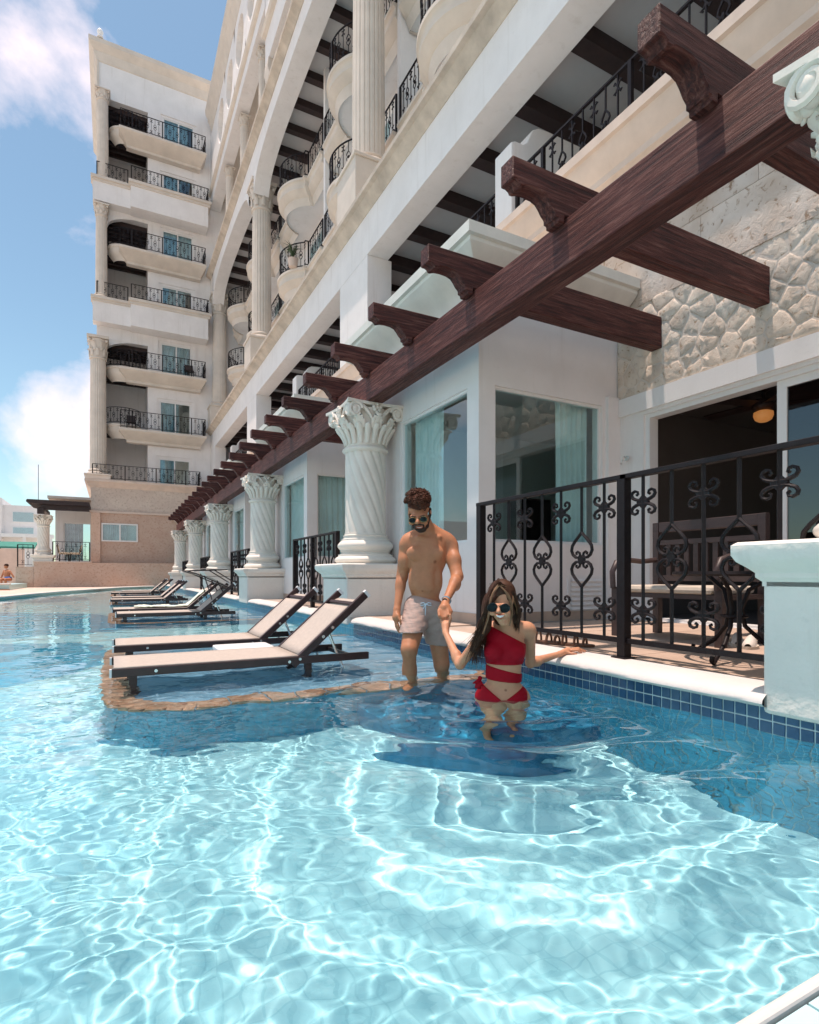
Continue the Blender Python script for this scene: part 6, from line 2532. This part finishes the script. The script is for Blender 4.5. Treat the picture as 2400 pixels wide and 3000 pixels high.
bt.mesh('swimsuit_bottom', RED, .005, .004, lambda x, y, z: np.maximum(np.maximum(c5(x, y, z) * (x < xcen) + c6(x, y, z) * (x >= xcen), 0 * x - 1), c7(x, y, z) - .9 * np.abs(x - xcen) + .03), None, None, 1, wom)
# side bow
m = MB()
kb = at(1011, 1428, 3.23)
for (dx, dy) in ((-9, 12), (-4, 22), (2, 16)):
    e = at(1011 + dx, 1428 + dy, 3.225)
    mid_ = (kb + e) / 2 - AXF * .02 - AXR * .008
    m.grid([[kb - AXU * .006, kb + AXU * .006], [mid_ - AXR * .016, mid_ + AXR * .016], [e - AXR * .020 + AXU * .004, e + AXR * .018 - AXU * .004]])
m.ball(kb, (.012, .012, .012), 8, 6)
m.build('bow', RED, wom, smooth=60, solid=.003)
# hair
hc = Flesh()
hc.egg(at(1057, 1250, 3.222), (.079, .098, .085), .02, (.15, 0, 0))
hc.egg(at(1060, 1285, 3.275), (.070, .055, .10), .04)
hc.egg(at(1086, 1290, 3.27), (.024, .04, .085), .03)
hc.egg(at(1025, 1292, 3.225), (.032, .04, .11), .03)
hc.limb(at(1018, 1320, 3.21), at(998, 1368, 3.215), .036, .018, .03)
hc.limb(at(1052, 1243, 3.145), at(1035, 1263, 3.130), .020, .013, .03).limb(at(1035, 1263, 3.130), at(1029, 1292, 3.15), .014, .014, .02)
hc.limb(at(1053, 1243, 3.145), at(1070, 1259, 3.132), .020, .013, .03).limb(at(1070, 1259, 3.132), at(1080, 1290, 3.16), .014, .014, .02)
hw = hc.mesh('hair', HAIR_W, .005, parent=wom)


def strand(mb, pts, r0, n=14):
    pts = [Vector(p) for p in pts]
    out = []
    for i in range(n + 1):
        t = i / n * (len(pts) - 1)
        j = min(int(t), len(pts) - 2)
        f = t - j
        p0, p1, p2, p3 = pts[max(0, j - 1)], pts[j], pts[j + 1], pts[min(len(pts) - 1, j + 2)]
        out.append(.5 * ((2 * p1) + (p2 - p0) * f + (2 * p0 - 5 * p1 + 4 * p2 - p3) * f * f + (3 * p1 - p0 - 3 * p2 + p3) * f ** 3))
    mb.tube(out, [r0 * (1 - .75 * (i / n) ** 2) for i in range(n + 1)], 4, caps=False)


dark, light = MB(), MB()
for i in range(640):
    u = RNG.uniform(0, 1)
    w = RNG.uniform(0, 1)
    j = lambda s=2.0: float(RNG.normal(0, s))
    side = -1 if i % 10 < 6 else 1
    start = at(1052 + side * RNG.uniform(0, 4), 1219 + 13 * u + j(.6), 3.20 - .09 * u + .1 * w * (1 - u))
    if side < 0:
        end = at(1008 - 26 * u + 12 * w + j(6), 1372 + 36 * RNG.uniform(-.7, .8), 3.20 + .10 * w + j(.01))
        pts = [start, at(1036 - 3 * w + j(1), 1240 + 10 * u, 3.14 + .10 * w), at(1025 - 4 * w + j(1.5), 1275 + 4 * u, 3.13 + .13 * w), at(1015 - 5 * u + 8 * w + j(3), 1318, 3.16 + .12 * w), end]
    else:
        end = at(1088 + j(4) - 5 * w, 1322 + j(7) + 18 * w * (u > .5), 3.25 + .08 * w)
        pts = [start, at(1076 + 3 * w + j(1), 1236 + 6 * u, 3.15 + .10 * w), at(1087 + 3 * w + j(1.2), 1266 + 3 * u, 3.16 + .11 * w), at(1091 + 3 * w + j(2), 1296, 3.20 + .1 * w), end]
    lt = (u > .86 and RNG.uniform() < .45)
    strand(light if lt else dark, pts, RNG.uniform(.0013, .0027))
for sg, q in ((-1, [(1050, 1233, 3.118), (1038, 1250, 3.108), (1031.5, 1272, 3.108), (1029, 1300, 3.12), (1018, 1335, 3.15)]), (1, [(1053, 1233, 3.118), (1067, 1248, 3.11), (1075, 1268, 3.118), (1078, 1292, 3.128), (1073, 1318, 3.14)])):
    for i in range(9):
        strand(light, [at(x + RNG.normal(0, 1.2), y, d + RNG.normal(0, .004)) for x, y, d in q], .0026)
for i in range(12):      # loose hairs
    s_ = at(1052 + RNG.normal(0, 14), 1226 + abs(RNG.normal(0, 8)), 3.16 + RNG.uniform(0, .1))
    strand(dark, [s_, s_ + AXR * RNG.normal(0, .03) + AXU * RNG.uniform(-.02, .02), s_ + AXR * RNG.normal(0, .06) - AXU * .08, s_ + AXR * RNG.normal(-.03, .07) - AXU * RNG.uniform(.12, .2)], .0010)
dark.build('strands', HAIR_W, hw, smooth=60)
light.build('face_strands', HAIR_L, hw, smooth=60)

# ---------------------------------------------------------------- a sunbather far across the pool
sbp = at(17, 1225, 29.6)
sb = thing('person', 'tiny distant sunbather in a blue swimsuit sitting at the far left pool edge', 'person', sbp)
b = Flesh()
b.egg(sbp + AXU * .16, (.17, .14, .14), .04)
b.egg(sbp + AXU * .42 - AXR * .05, (.16, .12, .24), .05)
b.egg(sbp + AXU * .80 - AXR * .10, (.09, .10, .12), .03)
b.limb(sbp + AXU * .55 + AXR * .1, sbp + AXU * .25 + AXR * .3, .05, .04, .03)
b.limb(sbp + AXU * .58 - AXR * .2, sbp + AXU * .2 - AXR * .36, .05, .04, .03)
for sg in (-.1, .12):
    b.limb(sbp + AXU * .12 + AXR * sg, sbp + AXU * .12 + AXR * (sg + .05) - AXF * .42, .085, .06, .04)
    b.limb(sbp + AXU * .12 + AXR * (sg + .05) - AXF * .42, sbp + AXR * (sg + .05) - AXF * .40 - AXU * .28, .06, .04, .03)
b.mesh('body', SKIN_M, .02, colour=lambda V: np.ones((len(V), 3)), parent=sb)
t2 = Flesh()
t2.egg(sbp + AXU * .16, (.18, .15, .14), .04)
t2.mesh('swim_trunks', mat('blue_cloth', (.05, .12, .35), .8, .1, 5), .02, .01, parent=sb)
t2 = Flesh()
t2.egg(sbp + AXU * .86 - AXR * .10 + AXF * .02, (.10, .11, .09), .04)
t2.mesh('hair', HAIR_M, .02, .005, parent=sb)
